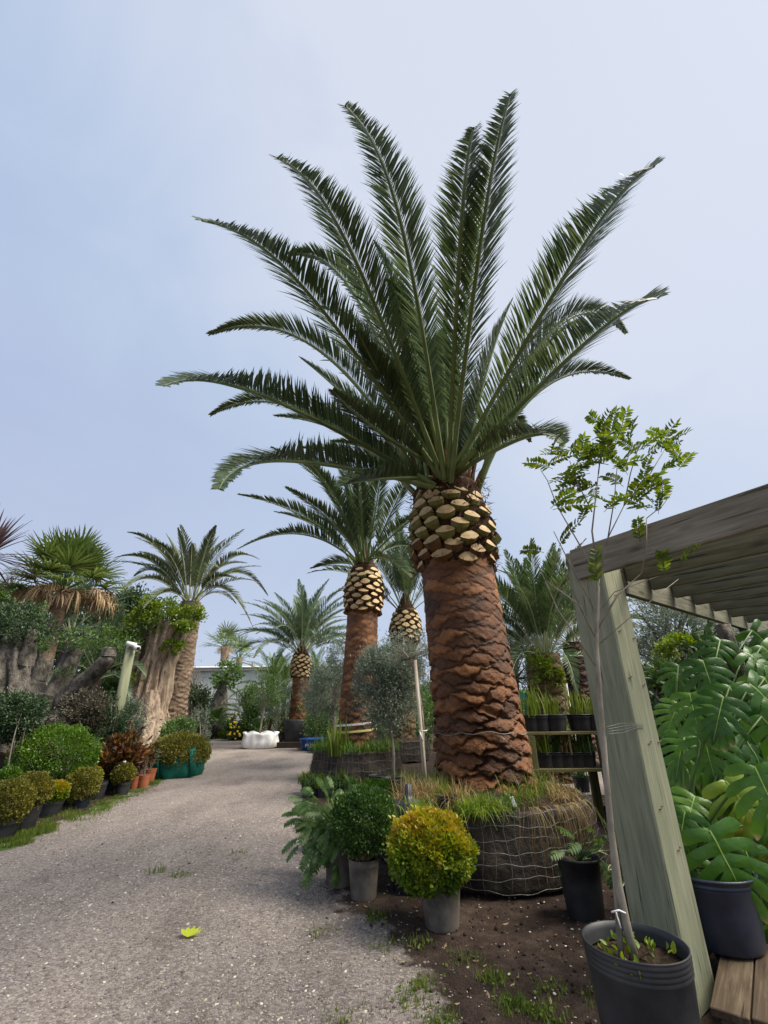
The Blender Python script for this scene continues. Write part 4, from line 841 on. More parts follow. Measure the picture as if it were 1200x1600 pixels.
# old olive trees at the left
Y = 10.2; g = P(62, 1200, Y); g[2] = 0; ol = thing('old_olive_tree', 'old gnarled olive with two pollarded limbs leaning right, behind the large green ball', 'olive tree', (g[0], Y, 0), 'old pollarded olive trees'); o0 = V3([g[0], Y, 0]); mb = MB()
gnarl(mb, [Q(58, 1215, Y, o0), Q(62, 1160, Y, o0), Q(80, 1110, Y, o0), Q(90, 1085, Y, o0)], [.55, .40, .34, .28], rg, .2, 40, 40, flute=6)
gnarl(mb, [Q(80, 1110, Y, o0), Q(130, 1068, Y - .2, o0), Q(168, 1030, Y - .3, o0), Q(172, 1012, Y - .3, o0)], [.24, .17, .15, .13], rg, .18, 24, 36)
gnarl(mb, [Q(72, 1115, Y, o0), Q(92, 1070, Y + .1, o0), Q(112, 1030, Y + .1, o0), Q(120, 1012, Y + .1, o0)], [.26, .2, .17, .15], rg, .18, 24, 36)
gnarl(mb, [Q(62, 1120, Y, o0), Q(56, 1070, Y + .2, o0), Q(68, 1030, Y + .2, o0)], [.24, .2, .18], rg, .18, 24, 30)
gnarl(mb, [Q(60, 1170, Y - .2, o0), Q(70, 1150, Y - .3, o0), Q(82, 1120, Y - .4, o0)], [.2, .12, .08], rg, .2, 18, 20)
link('trunk', mb.mesh('trunk', MAT['bark_olive']), ol); mb = MB()
for (x, y, r, n) in ((175, 1000, .42, 700), (120, 995, .35, 450), (62, 1005, .3, 350), (195, 1010, .32, 400), (145, 1010, .22, 160), (100, 1050, .15, 80)):
    leaf_cloud(mb, Q(x, y, Y - .1, o0), (r, r * .8, r * .7), n, .07, .024, rg, .2, 18, .25, up=.4)
link('crown', mb.mesh('crown', MAT['mid_leaf']), ol)
Y = 8.6; g = P(18, 1215, Y); g[2] = 0; ol = thing('old_olive_tree', 'thick grey olive stump with leafy regrowth at the left edge, root ball wrapped dark', 'olive tree', (g[0], Y, 0), 'old pollarded olive trees'); o0 = V3([g[0], Y, 0]); mb = MB()
gnarl(mb, [Q(10, 1215, Y, o0), Q(12, 1150, Y, o0), Q(20, 1090, Y, o0), Q(24, 1020, Y, o0), Q(26, 990, Y, o0)], [.46, .30, .23, .21, .17], rg, .36, 60, 70, flute=7)
gnarl(mb, [Q(0, 1120, Y, o0), Q(-25, 1060, Y, o0), Q(-30, 1000, Y, o0)], [.2, .15, .12], rg, .28, 36, 40)
gnarl(mb, [Q(36, 1040, Y, o0), Q(46, 1015, Y, o0), Q(50, 985, Y, o0)], [.15, .12, .09], rg, .2, 20, 20)
link('trunk', mb.mesh('trunk', MAT['bark_olive']), ol); mb = MB()
for (x, y, r, n) in ((20, 975, .5, 1300), (-20, 985, .45, 900), (60, 980, .35, 700), (0, 1010, .3, 400), (40, 1120, .34, 1100), (10, 1110, .34, 1100), (25, 1140, .3, 900), (-10, 1130, .4, 900)):
    leaf_cloud(mb, Q(x, y, Y - (.6 if y > 1100 else .1), o0), (r, r * .8, r * .7), n, .07, .026, rg, .2, 18, .25, up=.4)
link('crown', mb.mesh('crown', MAT['dark_leaf']), ol); root_ball(ol, (0, 0), .75, .7, .62, True, 40, 4)
# posts and security cameras
Y = 9.8; a_, b_ = G(168, 1212), P(206, 1006, 9.8); a_ = P(166, 1205, Y); a_[2] = 0
pst = thing('timber_post', 'weathered pale green timber post left of the giant stump, cameras at its top', 'post', (a_[0], Y, 0)); mb = MB(); L_ = b_ - V3([a_[0], Y, 0])
MAT['post_wood'] = simple_mat('tanalised_timber', (.20, .22, .12), (.36, .36, .23), 3, .75, .25, .5, .006, 6, (5, 5, .25))
add_tube(mb, [[0, 0, -.02], [L_[0], 0, L_[2]]], [.11, .09], 14); link('shaft', mb.mesh('shaft', MAT['post_wood']), pst)
for i, (x, y, rz) in enumerate(((206, 1007, .5), (213, 1012, -.6))):
    c = P(x, y, Y - .12); cm = thing('security_camera', ['white security camera on top of the post, the left upper one', 'white security camera aimed right, lower of the two on the post'][i], 'security camera', c, 'security cameras on the post'); cm.rotation_euler = (0, R(12), rz)
    mb = MB(); add_tube(mb, [[-.11, 0, 0], [.09, 0, 0]], [.045, .05], 14); link('housing', mb.mesh('housing', MAT['white']), cm)
    mb = MB(); add_tube(mb, [[.09, 0, 0], [.1, 0, 0]], [.036, .034], 12); link('lens', mb.mesh('lens', MAT['black_plastic']), cm)
    mb = MB(); add_tube(mb, [[-.05, 0, -.03], [-.06, .06, -.07]], [.02, .028], 8); link('bracket', mb.mesh('bracket', MAT['white']), cm)
# potted stick trees, shrubs on the left
shrub('bronze_shrub', 'dull bronze leaved rounded shrub under the olive limb, left of the post', 'shrub', 130, 1200, 1112, 30, 27, 9.2, 'bronze_leaf', 6500, .05, .022, 81, 40, .2, group=None, r0=.02)
shrub('dark_shrub', 'dark glossy shrub with fine twigs in front of the stump foot', 'shrub', 172, 1200, 1125, 26, 34, 9.5, 'dark_leaf', 4200, .06, .02, 82, 30, .25)
shrub('grey_shrub', 'grey green shrub growing between the post and the giant stump', 'shrub', 200, 1200, 1128, 26, 30, 11, 'olive_leaf', 4200, .06, .02, 83, 30, .25)
t = shrub('croton', 'red and orange croton bush behind the terracotta pots', 'shrub', 192, 1215, 1178, 26, 24, 9.0, 'red_leaf', 1100, .12, .045, 84, 20, .3, up=.8)
for i, (x, y, w) in enumerate(((208, 1232, 17), (222, 1231, 18), (232, 1222, 18))):
    g = G(x, y); r = w / 2 / FPX * dist(g); t = potted('potted_croton', ['orange leaved croton in the leftmost terracotta coloured pot', 'orange leaved croton in the middle terracotta coloured pot', 'orange leaved croton in the right hand terracotta coloured pot'][i], 'potted plant', g, r, r * 2, 'terracotta', 'terracotta coloured pots on the left verge', n=20)
    c = P(x + 2 * i, y - 45, g[1]); h = c[2]; rg2 = np.random.default_rng(90 + i); mb = MB(); stems(mb, (0, 0, r * 1.7), [(rg2.normal(0, .05), rg2.normal(0, .05), h * rg2.uniform(.8, 1.1)) for _ in range(4)], .008, .005, rg2); link('stem', mb.mesh('stem', MAT['bark_thin']), t)
    mb = MB(); leaf_cloud(mb, (0, 0, h), (.11, .11, .16), 60, .10, .036, rg2, .1, 0, .3, up=.3); link('foliage', mb.mesh('foliage', MAT['red_leaf']), t)
t = shrub('golden_shrub', 'yellow leaved low shrub left of the red croton', 'shrub', 150, 1225, 1190, 18, 18, 9.3, 'box_gold', 1800, .06, .03, 85, 20, .3)
MAT['shade_cloth'] = simple_mat('green_shade_cloth', (.006, .07, .05), (.015, .15, .105), 4, .7, .2, .4, .01)
# netted root ball with trimmed hedge
g = G(262, 1216); g[1] += .4; t = thing('netted_hedge_block', 'clipped brown green shrub wrapped in green shade netting on the left verge', 'shrub', g); rg2 = np.random.default_rng(5); mb = MB()
add_lathe(mb, [(.50, 0), (.54, .1), (.55, .25), (.53, .36), (.50, .38), (.45, .34)], 40); v = mb.v[0]; a = np.arctan2(v[:, 1], v[:, 0]); v[:, :2] *= (1 + .05 * np.sin(7 * a + v[:, 2] * 9))[:, None]; link('netting', mb.mesh('netting', MAT['shade_cloth']), t)
mb = MB(); leaf_cloud(mb, (0, 0, .42), (.64, .62, .40), 10000, .05, .026, rg2, .6, 0, .2); link('foliage', mb.mesh('foliage', MAT['box_olive']), t)
mb = MB()
for a in (4.35, 5.6): mb = MB(); add_box(mb, (.6 * math.cos(a), .6 * math.sin(a), .28), (.13, .015, .52), frame_rot((-math.sin(a), math.cos(a), .2))); link('netting_strip', mb.mesh('netting_strip', MAT['shade_cloth']), t)
shrub('hedge_shrub', 'bright green bushy shrub beyond the netted block at the drive edge', 'shrub', 278, 1180, 1150, 24, 22, 14.5, 'mid_leaf', 3600, .08, .04, 86, 30, .25)
shrub('camellia_bush', 'tall dark green bush at the left end of the drive before the shed', 'shrub', 296, 1165, 1115, 28, 40, 18, 'dark_leaf', 5200, .11, .05, 87, 40, .22)
t = shrub('bare_shrub', 'twiggy brown nearly bare shrub between the leaning palm and the shed', 'shrub', 285, 1160, 1075, 36, 55, 20, 'dead_leaf', 700, .06, .03, 88, 30, .3, nst=220, r0=.035, stemmat='bark_thin')
shrub('feathery_shrub', 'thin dark shrub with small pale leaves beside the drive, near the shed', 'shrub', 312, 1172, 1140, 14, 30, 17, 'olive_leaf', 1800, .07, .025, 89, 24, .25)
# masses of green at the back left
BT = [(-30, 1110, 1040, 90, 75, 17, 'dark_leaf', 'broad dark evergreen at the far left behind the old olives'), (70, 1110, 1060, 70, 62, 19, 'mid_leaf', 'mid green tree showing behind the fan palm trunk'),
      (140, 1110, 1010, 55, 70, 20, 'dark_leaf', 'dark dense tree behind the leaning olive limbs'), (190, 1110, 985, 40, 62, 21, 'dark_leaf', 'leafy tree crown just left of the giant stump'), (130, 1120, 1100, 80, 46, 17, 'mid_leaf', 'low broad shrub filling the gap under the olive limbs'), (20, 1120, 960, 46, 40, 18, 'mid_leaf', 'tree crown between the cordyline and the fan palm')]
for i, (x, yb, yc, rx, ry, Yv, mt, lb) in enumerate(BT):
    shrub('broadleaf_tree', lb, 'tree', x, yb, yc, rx, ry, Yv, mt, 7000, .17, .075, 300 + i, 46, .2, 14, 'trees at the back left', r0=.12, stemmat='bark_olive')
pl = P(150, 1060, 15.5); rt = thing('feather_palm', 'low feathery palm with yellowing fronds behind the leaning olive limbs', 'palm tree', (pl[0], 15.5, 0)); mb = MB(); add_tube(mb, [[0, 0, 0], [0, 0, pl[2]]], [.2, .18], 12); link('trunk', mb.mesh('trunk', MAT['bark_dark']), rt)
generic_crown(rt, pl, 2.4, 20, 55, MAT['palm_leaf_pale'], MAT['rachis_pale'], 50, .03)
pl = P(110, 990, 16.5); rt = thing('feather_palm', 'feathery green palm crown directly behind the fan palm trunk', 'palm tree', (pl[0], 16.5, 0)); mb = MB(); add_tube(mb, [[0, 0, 0], [0, 0, pl[2]]], [.22, .2], 12); link('trunk', mb.mesh('trunk', MAT['bark_dark']), rt)
generic_crown(rt, pl, 2.8, 24, 56, MAT['palm_leaf_pale'], MAT['rachis_pale'], 50, .03)
# bushes in front of the wrapped olives, and orange-leaved bromeliad-like plant
shrub('dark_bush', 'dark green bush crown at the left edge over the wrapped root ball', 'shrub', 18, 1230, 1115, 42, 30, 7.6, 'dark_leaf', 7000, .045, .022, 90, 40, .2, nst=5)
shrub('orange_shrub', 'dry orange leaved plant between the old olive and the bronze shrub', 'shrub', 95, 1190, 1130, 20, 26, 10.8, 'red_leaf', 900, .16, .05, 91, 14, .3)
# ------------------------------------------------------------------ shed and the end of the drive
MAT['shed_white'] = simple_mat('shed_sheeting', (.72, .76, .74), (.80, .83, .81), 1.2, .6, .3, .1, .01)
MAT['shed_trim'] = simple_mat('shed_trim', (.74, .75, .75), (.80, .81, .81), 2, .5, .4, 0)
YS = 27.0; xa, xb = P(238, 1100, YS)[0], P(648, 1100, YS)[0]; zt_ = P(400, 1046, YS)[2]
sh = thing('shed', 'long low white sheeted shed closing the end of the drive', 'shed', ((xa + xb) / 2, YS, 0)); W = xb - xa; npan = 22
pm = MB(); pw = W / npan; add_box(pm, (0, 0, zt_ / 2), (pw - .02, .08, zt_), bev=.01)
for k in range(-3, 4): add_box(pm, (k * pw / 8, -.05, zt_ / 2), (.025, .03, zt_ - .02))
pme = pm.mesh('wall_panel', MAT['shed_white'], False)
for k in range(npan): link('wall_panel', pme, sh, (-W / 2 + pw * (k + .5), 0, 0))
mb = MB(); add_box(mb, (0, -.12, zt_ + .06), (W + .4, .2, .24), bev=.02); link('fascia', mb.mesh('fascia', MAT['shed_trim'], False), sh)
mb = MB(); add_box(mb, (0, -.27, zt_ + .11), (W + .5, .12, .07), bev=.02); link('gutter', mb.mesh('gutter', MAT['shed_trim'], False), sh)
mb = MB(); add_box(mb, (0, 4, zt_ + .35), (W + .4, 8.2, .12), frame_rot((1, 0, 0), (0, -.06, 1))); link('roof', mb.mesh('roof', MAT['shed_white'], False), sh)
mb = MB(); add_box(mb, (W / 2, 4, zt_ / 2), (.1, 8, zt_)); add_box(mb, (-W / 2, 4, zt_ / 2), (.1, 8, zt_)); add_box(mb, (0, 8, zt_ / 2), (W, .1, zt_)); link('wall', mb.mesh('wall', MAT['shed_white'], False), sh)
# bottle tree
Y = 24; g = P(334, 1154, Y); g[2] = 0; bt = thing('bottle_tree', 'bottle shaped grey trunk with a tuft of leaves, before the white shed', 'bottle tree', (g[0], Y, 0)); o0 = V3([g[0], Y, 0]); mb = MB()
add_tube(mb, [Q(338, 1150, Y, o0), Q(338, 1128, Y, o0), Q(341, 1105, Y, o0), Q(345, 1088, Y, o0), Q(349, 1068, Y, o0), Q(351, 1055, Y, o0)], [.36, .44, .46, .34, .16, .12], 20); link('trunk', mb.mesh('trunk', MAT['bark_olive']), bt)
mb = MB(); rg2 = np.random.default_rng(4); leaf_cloud(mb, Q(354, 1054, Y, o0), (.75, .7, .62), 900, .16, .09, rg2, .2, 18, .25); link('crown', mb.mesh('crown', MAT['mid_leaf']), bt)
def small_palm(label, px, yc, yb, Y, L, n, seed, matl='mid_leaf', levels=None, r=.14, lw=.022, group='small feathery palms by the shed'):
    c = P(px, yc, Y); rt = thing('pygmy_palm', label, 'palm tree', (c[0], Y, 0), group); mb = MB(); add_tube(mb, [[0, 0, 0], [.03, 0, c[2] * .5], [0, 0, c[2]]], [r, r * .8, r * 1.1], 12); link('trunk', mb.mesh('trunk', MAT['bark_dark']), rt)
    generic_crown(rt, c, L, n, seed, MAT[matl], MAT['rachis_pale'], 46, lw, .08, levels or [0, 1, 2, 3, 4, 5], .34, .3); return rt
small_palm('feathery palm left of the distant potted palm, taller of the pair', 424, 1082, 1150, 22.5, 2.2, 26, 201)
small_palm('feathery palm close left of the distant potted palm trunk', 444, 1078, 1150, 23.5, 2.0, 24, 202)
small_palm('feathery palm right of the distant potted palm trunk', 494, 1072, 1150, 24, 2.2, 24, 203)
small_palm('tiny palm at the foot of the bottle tree', 336, 1134, 1150, 22.5, .8, 18, 204)
small_palm('low arching palm before the shed, right of the bottle tree', 384, 1120, 1150, 23, 1.5, 24, 205)
small_palm('pale strappy palm beside the right end of the shed', 502, 1105, 1150, 20, 1.5, 24, 207, 'olive_leaf')
# bushes before the shed
for i, (x, yc, rx, ry, Yv, mt, nm, lb) in enumerate(((392, 1130, 20, 18, 21.5, 'mid_leaf', 'citrus_bush', 'round citrus bush behind the white sack'), (412, 1108, 24, 22, 22, 'mid_leaf', 'green_bush', 'green bush under the feathery palms'),
      (366, 1138, 13, 14, 21.4, 'mid_leaf', 'lemon_bush', 'small lemon bush dotted with yellow fruit left of the white sack'), (346, 1151, 14, 4, 23.0, 'lime_leaf', 'low_hedge', 'low lime green hedge at the foot of the bottle tree'), (505, 1128, 24, 30, 18, 'mid_leaf', 'green_bush', 'green bush between the blue tub and the olive'),
      (535, 1120, 30, 34, 16, 'mid_leaf', 'green_bush', 'green bush half hidden by the second palm trunk'), (655, 1120, 40, 46, 16, 'mid_leaf', 'green_bush', 'leafy bush behind the bamboo stake'), (620, 1105, 36, 40, 20, 'olive_leaf', 'grey_bush', 'grey leaved bush between the second palm and the bamboo stake'), (375, 1150, 22, 8, 22.5, 'mid_leaf', 'low_hedge', 'low dark green plants lining the shed, left of the sack'), (585, 1112, 34, 42, 21, 'mid_leaf', 'green_bush', 'green bush filling the gap behind the round olive'), (745, 1110, 60, 42, 19, 'dark_leaf', 'green_bush', 'dark bush hidden behind the big palm trunk'), (448, 1128, 22, 22, 23.6, 'mid_leaf', 'green_bush', 'bush behind the black drum pot'))):
    t = shrub(nm, lb, 'shrub', x, 1160, yc, rx, ry, Yv, mt, int(1600 + rx * 40), .10 if mt != 'olive_leaf' else .08, .045 if mt != 'olive_leaf' else .02, 400 + i, 30, .24, pot=((.3, .35, 'black_plastic') if i in (0, 2) else None))
    if nm == 'lemon_bush':
        o0 = np.array(t.location); v, f = icosa(); mb = MB(); lm = MB(); lm.add(v * .055, f); lme = lm.mesh('lemon', simple_mat('lemon_skin', (.75, .52, .03), (.85, .65, .06), 4, .45, .4, 0))
        for k in range(22): p = P(366 + rg.normal(0, 6), 1138 + rg.normal(0, 7), Yv - rg.uniform(.25, .5)) - o0; link('lemon', lme, t, p)
# white sack with a tree in it
g = G(400, 1171); sk = thing('white_sack', 'white woven bulk sack slumped on the gravel with a small tree in it', 'sack', (g[0], g[1] + .45, 0)); mb = MB(); add_lathe(mb, [(.5, 0), (.60, .05), (.62, .22), (.58, .40), (.60, .48), (.5, .5), (.47, .40), (.1, .38)], 72)
v = mb.v[0]; a = np.arctan2(v[:, 1], v[:, 0]); v[:, :2] *= (1 + .05 * np.sin(5 * a + v[:, 2] * 30) + .03 * np.sin(13 * a) + .035 * np.sin(v[:, 2] * 70 + 2 * np.sin(3 * a)))[:, None]; v[:, 2] += .03 * np.sin(6 * a) * (v[:, 2] > .3); v[:, 1] *= .75; link('bag', mb.mesh('bag', MAT['white']), sk)
mb = MB(); add_tube(mb, [[-.05, 0, .3], [0, 0, .9], [.06, 0, 1.4]], [.035, .03, .025], 8); stems(mb, (.06, 0, 1.3), [(rg.normal(0, .4), rg.normal(0, .3), rg.uniform(1.6, 2.2)) for _ in range(10)], .02, .005, rg); link('trunk', mb.mesh('trunk', MAT['bark_thin']), sk)
mb = MB(); leaf_cloud(mb, (.05, 0, 1.85), (.75, .6, .55), 2200, .08, .03, rg, .2, 24, .25); link('crown', mb.mesh('crown', MAT['mid_leaf']), sk)
g = G(386, 1163); g[1] += .5
g = G(389, 1160)
t = potted('potted_tree', 'small multi stemmed tree in a grey pot right of the white sack', 'potted tree', G(430, 1162), .34, .42, 'grey_plastic', 'small potted trees at the end of the drive')
mb = MB(); stems(mb, (0, 0, .35), [(-.15, 0, 1.4), (.35, 0, 1.3), (.1, .1, 1.5), (.5, 0, 1.1), (-.3, 0, 1.2)], .04, .01, rg); link('trunk', mb.mesh('trunk', MAT['stake']), t); mb = MB(); leaf_cloud(mb, (.05, 0, 1.55), (.95, .8, .6), 2600, .08, .025, rg, .2, 30, .22); link('crown', mb.mesh('crown', MAT['olive_leaf']), t)
# blue tub with printed word
g = G(488, 1173); tb = thing('blue_tub', 'blue plastic tub printed with a white word, holding a sapling, on the gravel edge', 'tub', (g[0], g[1] + .35, 0)); mb = MB()
add_lathe(mb, [(.36, 0), (.40, .04), (.47, .30), (.50, .31), (.50, .34), (.465, .335), (.43, .25), (.05, .24)], 40); link('pot', mb.mesh('pot', MAT['blue_tub']), tb)
fc = bpy.data.curves.new('lettering', 'FONT'); fc.body = 'PREMIUM'; fc.size = .15; fc.align_x = 'CENTER'; fc.extrude = .002; fo = bpy.data.objects.new('lettering_src', fc); COL.objects.link(fo)
bpy.context.view_layer.update(); dg = bpy.context.evaluated_depsgraph_get(); tm = bpy.data.meshes.new_from_object(fo.evaluated_get(dg)); bpy.data.objects.remove(fo)
for q in tm.vertices:                       # wrap the word round the tub
    r = .452 + q.co.z; an = (q.co.x + .06) / .45 - math.pi / 2; q.co = Vector((r * math.cos(an), r * math.sin(an), q.co.y + .10))
tm.name = 'lettering'; tm.materials.clear(); tm.materials.append(MAT['white']); link('lettering', tm, tb, (0, 0, 0))
mb = MB(); stems(mb, (0, 0, .22), [(.05, 0, 1.5), (-.1, 0, 1.3), (.15, .05, 1.2)], .02, .006, rg); link('stem', mb.mesh('stem', MAT['bark_thin']), tb); mb = MB(); leaf_cloud(mb, (.02, 0, 1.15), (.55, .5, .6), 1300, .09, .035, rg, .1, 20, .25); link('foliage', mb.mesh('foliage', MAT['mid_leaf']), tb)
g = G(440, 1170); mb = MB(); add_box(mb, (g[0], g[1] + .3, .09), (2.6, .14, .18), frame_rot((1, .05, 0)), bev=.01); tag(link('timber_edging', mb.mesh('timber_edging', MAT['bark_dark'], False)), 'low brown timber edging in front of the black drum pot', 'edging')
# ---- planting round palm 2 and small pots at its foot
def tuft(name, label, cat, loc, n, h, w, lean, matn, seed, group=None, pot=None, r=.06, tall=(.6, 1)):
    t = thing(name, label, cat, loc, group); rg2 = np.random.default_rng(seed); z = 0
    if pot: link('pot', pot_mesh(pot[0], pot[1], MAT[pot[2]], n=18, rim=True, rings=1), t); link('soil', soil_disc(pot[0] * .93, pot[1] * .88, n=12), t); z = pot[1] * .86
    mb = MB(); pos = np.column_stack([rg2.normal(0, r, n), rg2.normal(0, r, n), np.full(n, z)]); yaw = rg2.uniform(0, 6.28, n)
    for i in range(n):
        hh = h * rg2.uniform(*tall); l = lean * rg2.uniform(.1, 1); d = V3([math.cos(yaw[i]), math.sin(yaw[i]), 0]); s = V3([-d[1], d[0], 0]); tt = np.linspace(0, 1, 6)
        c = pos[i] + np.outer(tt * hh * (1 - .35 * l * tt), [0, 0, 1]) + np.outer(l * hh * tt ** 1.8, d) - np.outer(.5 * l * l * hh * tt ** 3, [0, 0, 1]); ww = w * np.array([.7, 1, .95, .8, .5, .04])
        mb.add(np.concatenate([c - s * ww[:, None], c + s * ww[:, None]]), [[k, k + 1, k + 7, k + 6] for k in range(5)])
    link('foliage', mb.mesh('foliage', MAT[matn]), t); return t
f2v = np.array(p2.location)
for i in range(13):
    a = math.pi * 1.02 + i * math.pi * .96 / 12; p = f2v + V3([.72 * math.cos(a), .72 * math.sin(a), .49])
    tuft('fern', 'feathery green fern on the rim of the second palm root ball', 'fern', p, 90, rnd.uniform(.28, .42), .006, 1.1, ['mid_leaf', 'grass', 'box_bright'][i % 3], 600 + i, 'ferns round the second palm', r=.10)
p = P(524, 1190, 9.6); tuft('flax', 'upright sword leaved flax left of the second palm trunk', 'flax', (p[0], 9.6, .45), 34, .75, .018, .35, 'grass', 620, None, r=.07)
PPL = ['small potted perennial nearest the drive but one, before the second root ball', 'bushy little potted plant second from the drive edge', 'small potted plant in the middle of the row before the second root ball', 'small potted plant near the right end of that row, lighter green', 'small black pot of green standing a little nearer than the rest of its row', 'leftmost small potted plant, right on the drive edge']
for i, (x, y) in enumerate(((492, 1243), (504, 1246), (518, 1246), (533, 1240), (548, 1250), (478, 1240))):
    t = tuft('potted_perennial', PPL[i], 'potted plant', G(x, y), 110, .26, .010, 1.0, ['mid_leaf', 'grass'][i % 2], 630 + i, 'small black pots before the second root ball', pot=(.085, .16, 'black_plastic'))
for i, (x, y, h) in enumerate(((575, 1240, .3), (600, 1236, .35), (630, 1232, .4), (560, 1262, .28), (625, 1262, .4), (655, 1240, .42), (540, 1268, .25), (595, 1258, .3))):
    tuft('weedy_grass', ['clump of lime green grassy weeds between the second root ball and the bamboo stake'][0], 'grass clump', G(x, y), 130, h, .006, 1.0, 'grass', 650 + i, 'grassy weeds behind the box balls', r=.16)
t = potted('black_pot', 'empty black pot standing in weeds below the round olive', 'pot', G(592, 1238), .17, .25, 'black_plastic')
t = potted('black_pot', 'upturned looking black pot behind the round olive stem', 'pot', P(606, 1218, 7.6) * V3([1, 1, 0]), .15, .22, 'black_plastic')
# bulky black bag with rootball left of big trunk
bp = G(633, 1345); bl = thing('black_planter_bag', 'black plastic bag of roots tied at the neck, left of the big root ball', 'planter bag', (bp[0] + .02, MY - .78, 0)); mb = MB(); zz = P(630, 1252, MY - .78)[2]
add_lathe(mb, [(.14, 0), (.17, .1), (.18, zz * .5), (.18, zz * .8), (.165, zz * .92), (.12, zz * .99), (.05, zz + .02), (.03, zz + .05), (.028, zz + .12), (.001, zz + .13)], 40); v = mb.v[0]; a = np.arctan2(v[:, 1], v[:, 0]); v[:, :2] *= (1 + .06 * np.sin(9 * a + v[:, 2] * 6) + .04 * np.sin(4 * a + v[:, 2] * 14))[:, None]; link('bag', mb.mesh('bag', MAT['black_plastic']), bl)
# grasses and pots standing on top of the big root ball
bo = np.array(big.location)
GRL = ['green grass clump at the left foot of the big trunk', 'short lime green tuft on the rim, centre of the big root ball', 'dry straw tuft beside the black bag on the big root ball', 'wispy green grass by the white tag on the big root ball', 'tall thin grass in front of the right foot of the big trunk', 'small green tuft right of the lime tuft on the root ball rim', 'leftmost dry grass on the big root ball rim', 'green wisps close against the left side of the big trunk', 'rightmost dry tuft on the big root ball', 'green blades between the lime tuft and the small black pot', 'darker green tuft between the lime tuft and the white tag', 'dry wisps at the right rim of the big root ball', 'low lime green weeds right behind the golden ball']
for i, (x, y, n, h, mt) in enumerate(((696, 1250, 240, .26, 'grass'), (742, 1266, 280, .20, 'lime_leaf'), (668, 1250, 200, .28, 'straw'), (815, 1252, 80, .34, 'grass'), (838, 1240, 90, .40, 'grass'), (768, 1262, 170, .22, 'grass'), (645, 1250, 170, .3, 'straw'), (680, 1240, 160, .34, 'grass'), (862, 1232, 60, .26, 'straw'), (720, 1256, 140, .30, 'straw'), (790, 1256, 90, .2, 'mid_leaf'), (878, 1245, 120, .2, 'straw'), (655, 1262, 180, .16, 'lime_leaf'))):
    p = G(x, y + 6, RBH); tuft('grass_clump', GRL[i], 'grass clump', p, n, h, .0035, 1.35, mt, 680 + i, 'grasses on the big root ball', r=.07)
p = G(700, 1272, RBH - .05); t = potted('black_pot', 'small black pot wedged on the rim of the big root ball', 'pot', p, .085, .13, 'navy_plastic'); t.location.z = RBH - .04; 
# hanging grass strands over the wire mesh
mb = MB(); rg2 = np.random.default_rng(17)
for i in range(70):
    a = rg2.choice([4.9, 5.1, 5.25, 5.4]) + rg2.normal(0, .06); l = rg2.uniform(.2, .5); t = np.linspace(0, 1, 7); r = .93 + .10 * np.sin(t * 2.2) + .03; c = np.stack([r * math.cos(a), r * math.sin(a), RBH + .03 + .05 * np.sin(t * 3) - l * t ** 1.5], -1) + V3([bo[0] + .2 * 0, bo[1], 0]); c[:, 0] += rg2.normal(0, .05) * t
    v, f = tube(c, .0022, 3); mb.add(v, f)
o = link('hanging_grass', mb.mesh('hanging_grass', MAT['straw']), kind='stuff'); tag(o, 'thin grass strands trailing over the wire mesh of the big root ball', 'grass')
mb = MB(); p = P(802, 1253, MY - .92); add_box(mb, (0, 0, 0), (.03, .006, .075), frame_rot((1, 0, .3)), bev=.002); tag(link('plant_tag', mb.mesh('plant_tag', MAT['white'], False), loc=p), 'white plastic tag hanging on the wire mesh of the big root ball', 'plant tag')
# artemisia-like leafy plant left of the green ball
def leafy(label, px, py_base, r, h, potmat, c_, rad, n, seed, name='potted_perennial', lmat='dark_leaf', group=None, ll=.085, lw=.04, rim=False):
    g = G(px, py_base); g[1] += r; t = potted(name, label, 'potted plant', g, r, h, potmat, group, rim=rim); rg2 = np.random.default_rng(seed); t.rotation_euler = (0, 0, 0)
    c = P(*c_, g[1]) - V3([g[0], g[1], 0]); mb = MB(); tips = [c + d * V3(rad) * .8 for d in ellip_dirs(26, rg2)]; stems(mb, (0, 0, h * .85), tips, .008, .003, rg2); link('stem', mb.mesh('stem', MAT['mid_leaf']), t)
    mb = MB(); leaf_cloud(mb, c, rad, n, ll, lw, rg2, .1, 34, .16, .9, -.1); link('foliage', mb.mesh('foliage', MAT[lmat]), t); return t
leafy('low leafy plant spilling from a pot at the drive edge behind the sprawling perennial', 500, 1330, .10, .2, 'grey_plastic', (500, 1290), (.16, .15, .08), 260, 702, lmat='mid_leaf', ll=.05, lw=.03)
# yellow leaf and litter on the gravel
g = G(293, 1468); mb = MB(); rg2 = np.random.default_rng(2)
for a in (-.9, -.4, .1, .6, 1.1):
    d = V3([math.sin(a), math.cos(a), .25]); s = nrm(np.cross(d, [0, 0, 1])); t = np.linspace(0, 1, 5); c = np.outer(t * .085, d); w = np.array([.006, .017, .019, .012, .001]); mb.add(np.concatenate([c - s * w[:, None], c + V3([0, 0, -.004]), c + s * w[:, None]]), [[k + r * 5, k + 1 + r * 5, k + 6 + r * 5, k + 5 + r * 5] for r in range(2) for k in range(4)])
MAT['yellow_leaf'] = leaf_mat('yellow_leaf', [(0, (.45, .55, .03)), (1, (.62, .66, .07))], .5, .3, .3)
tag(link('fallen_leaf', mb.mesh('fallen_leaf', MAT['yellow_leaf']), loc=g + V3([0, 0, .015])), 'bright yellow green lobed leaf lying alone on the gravel', 'leaf')
mb = MB(); n = 420; y = rg2.uniform(1.6, 7, n); x = rg2.uniform(-.2, 3.2, n); k = zone(x, y) < .8; x, y = x[k], y[k]; n = len(x)
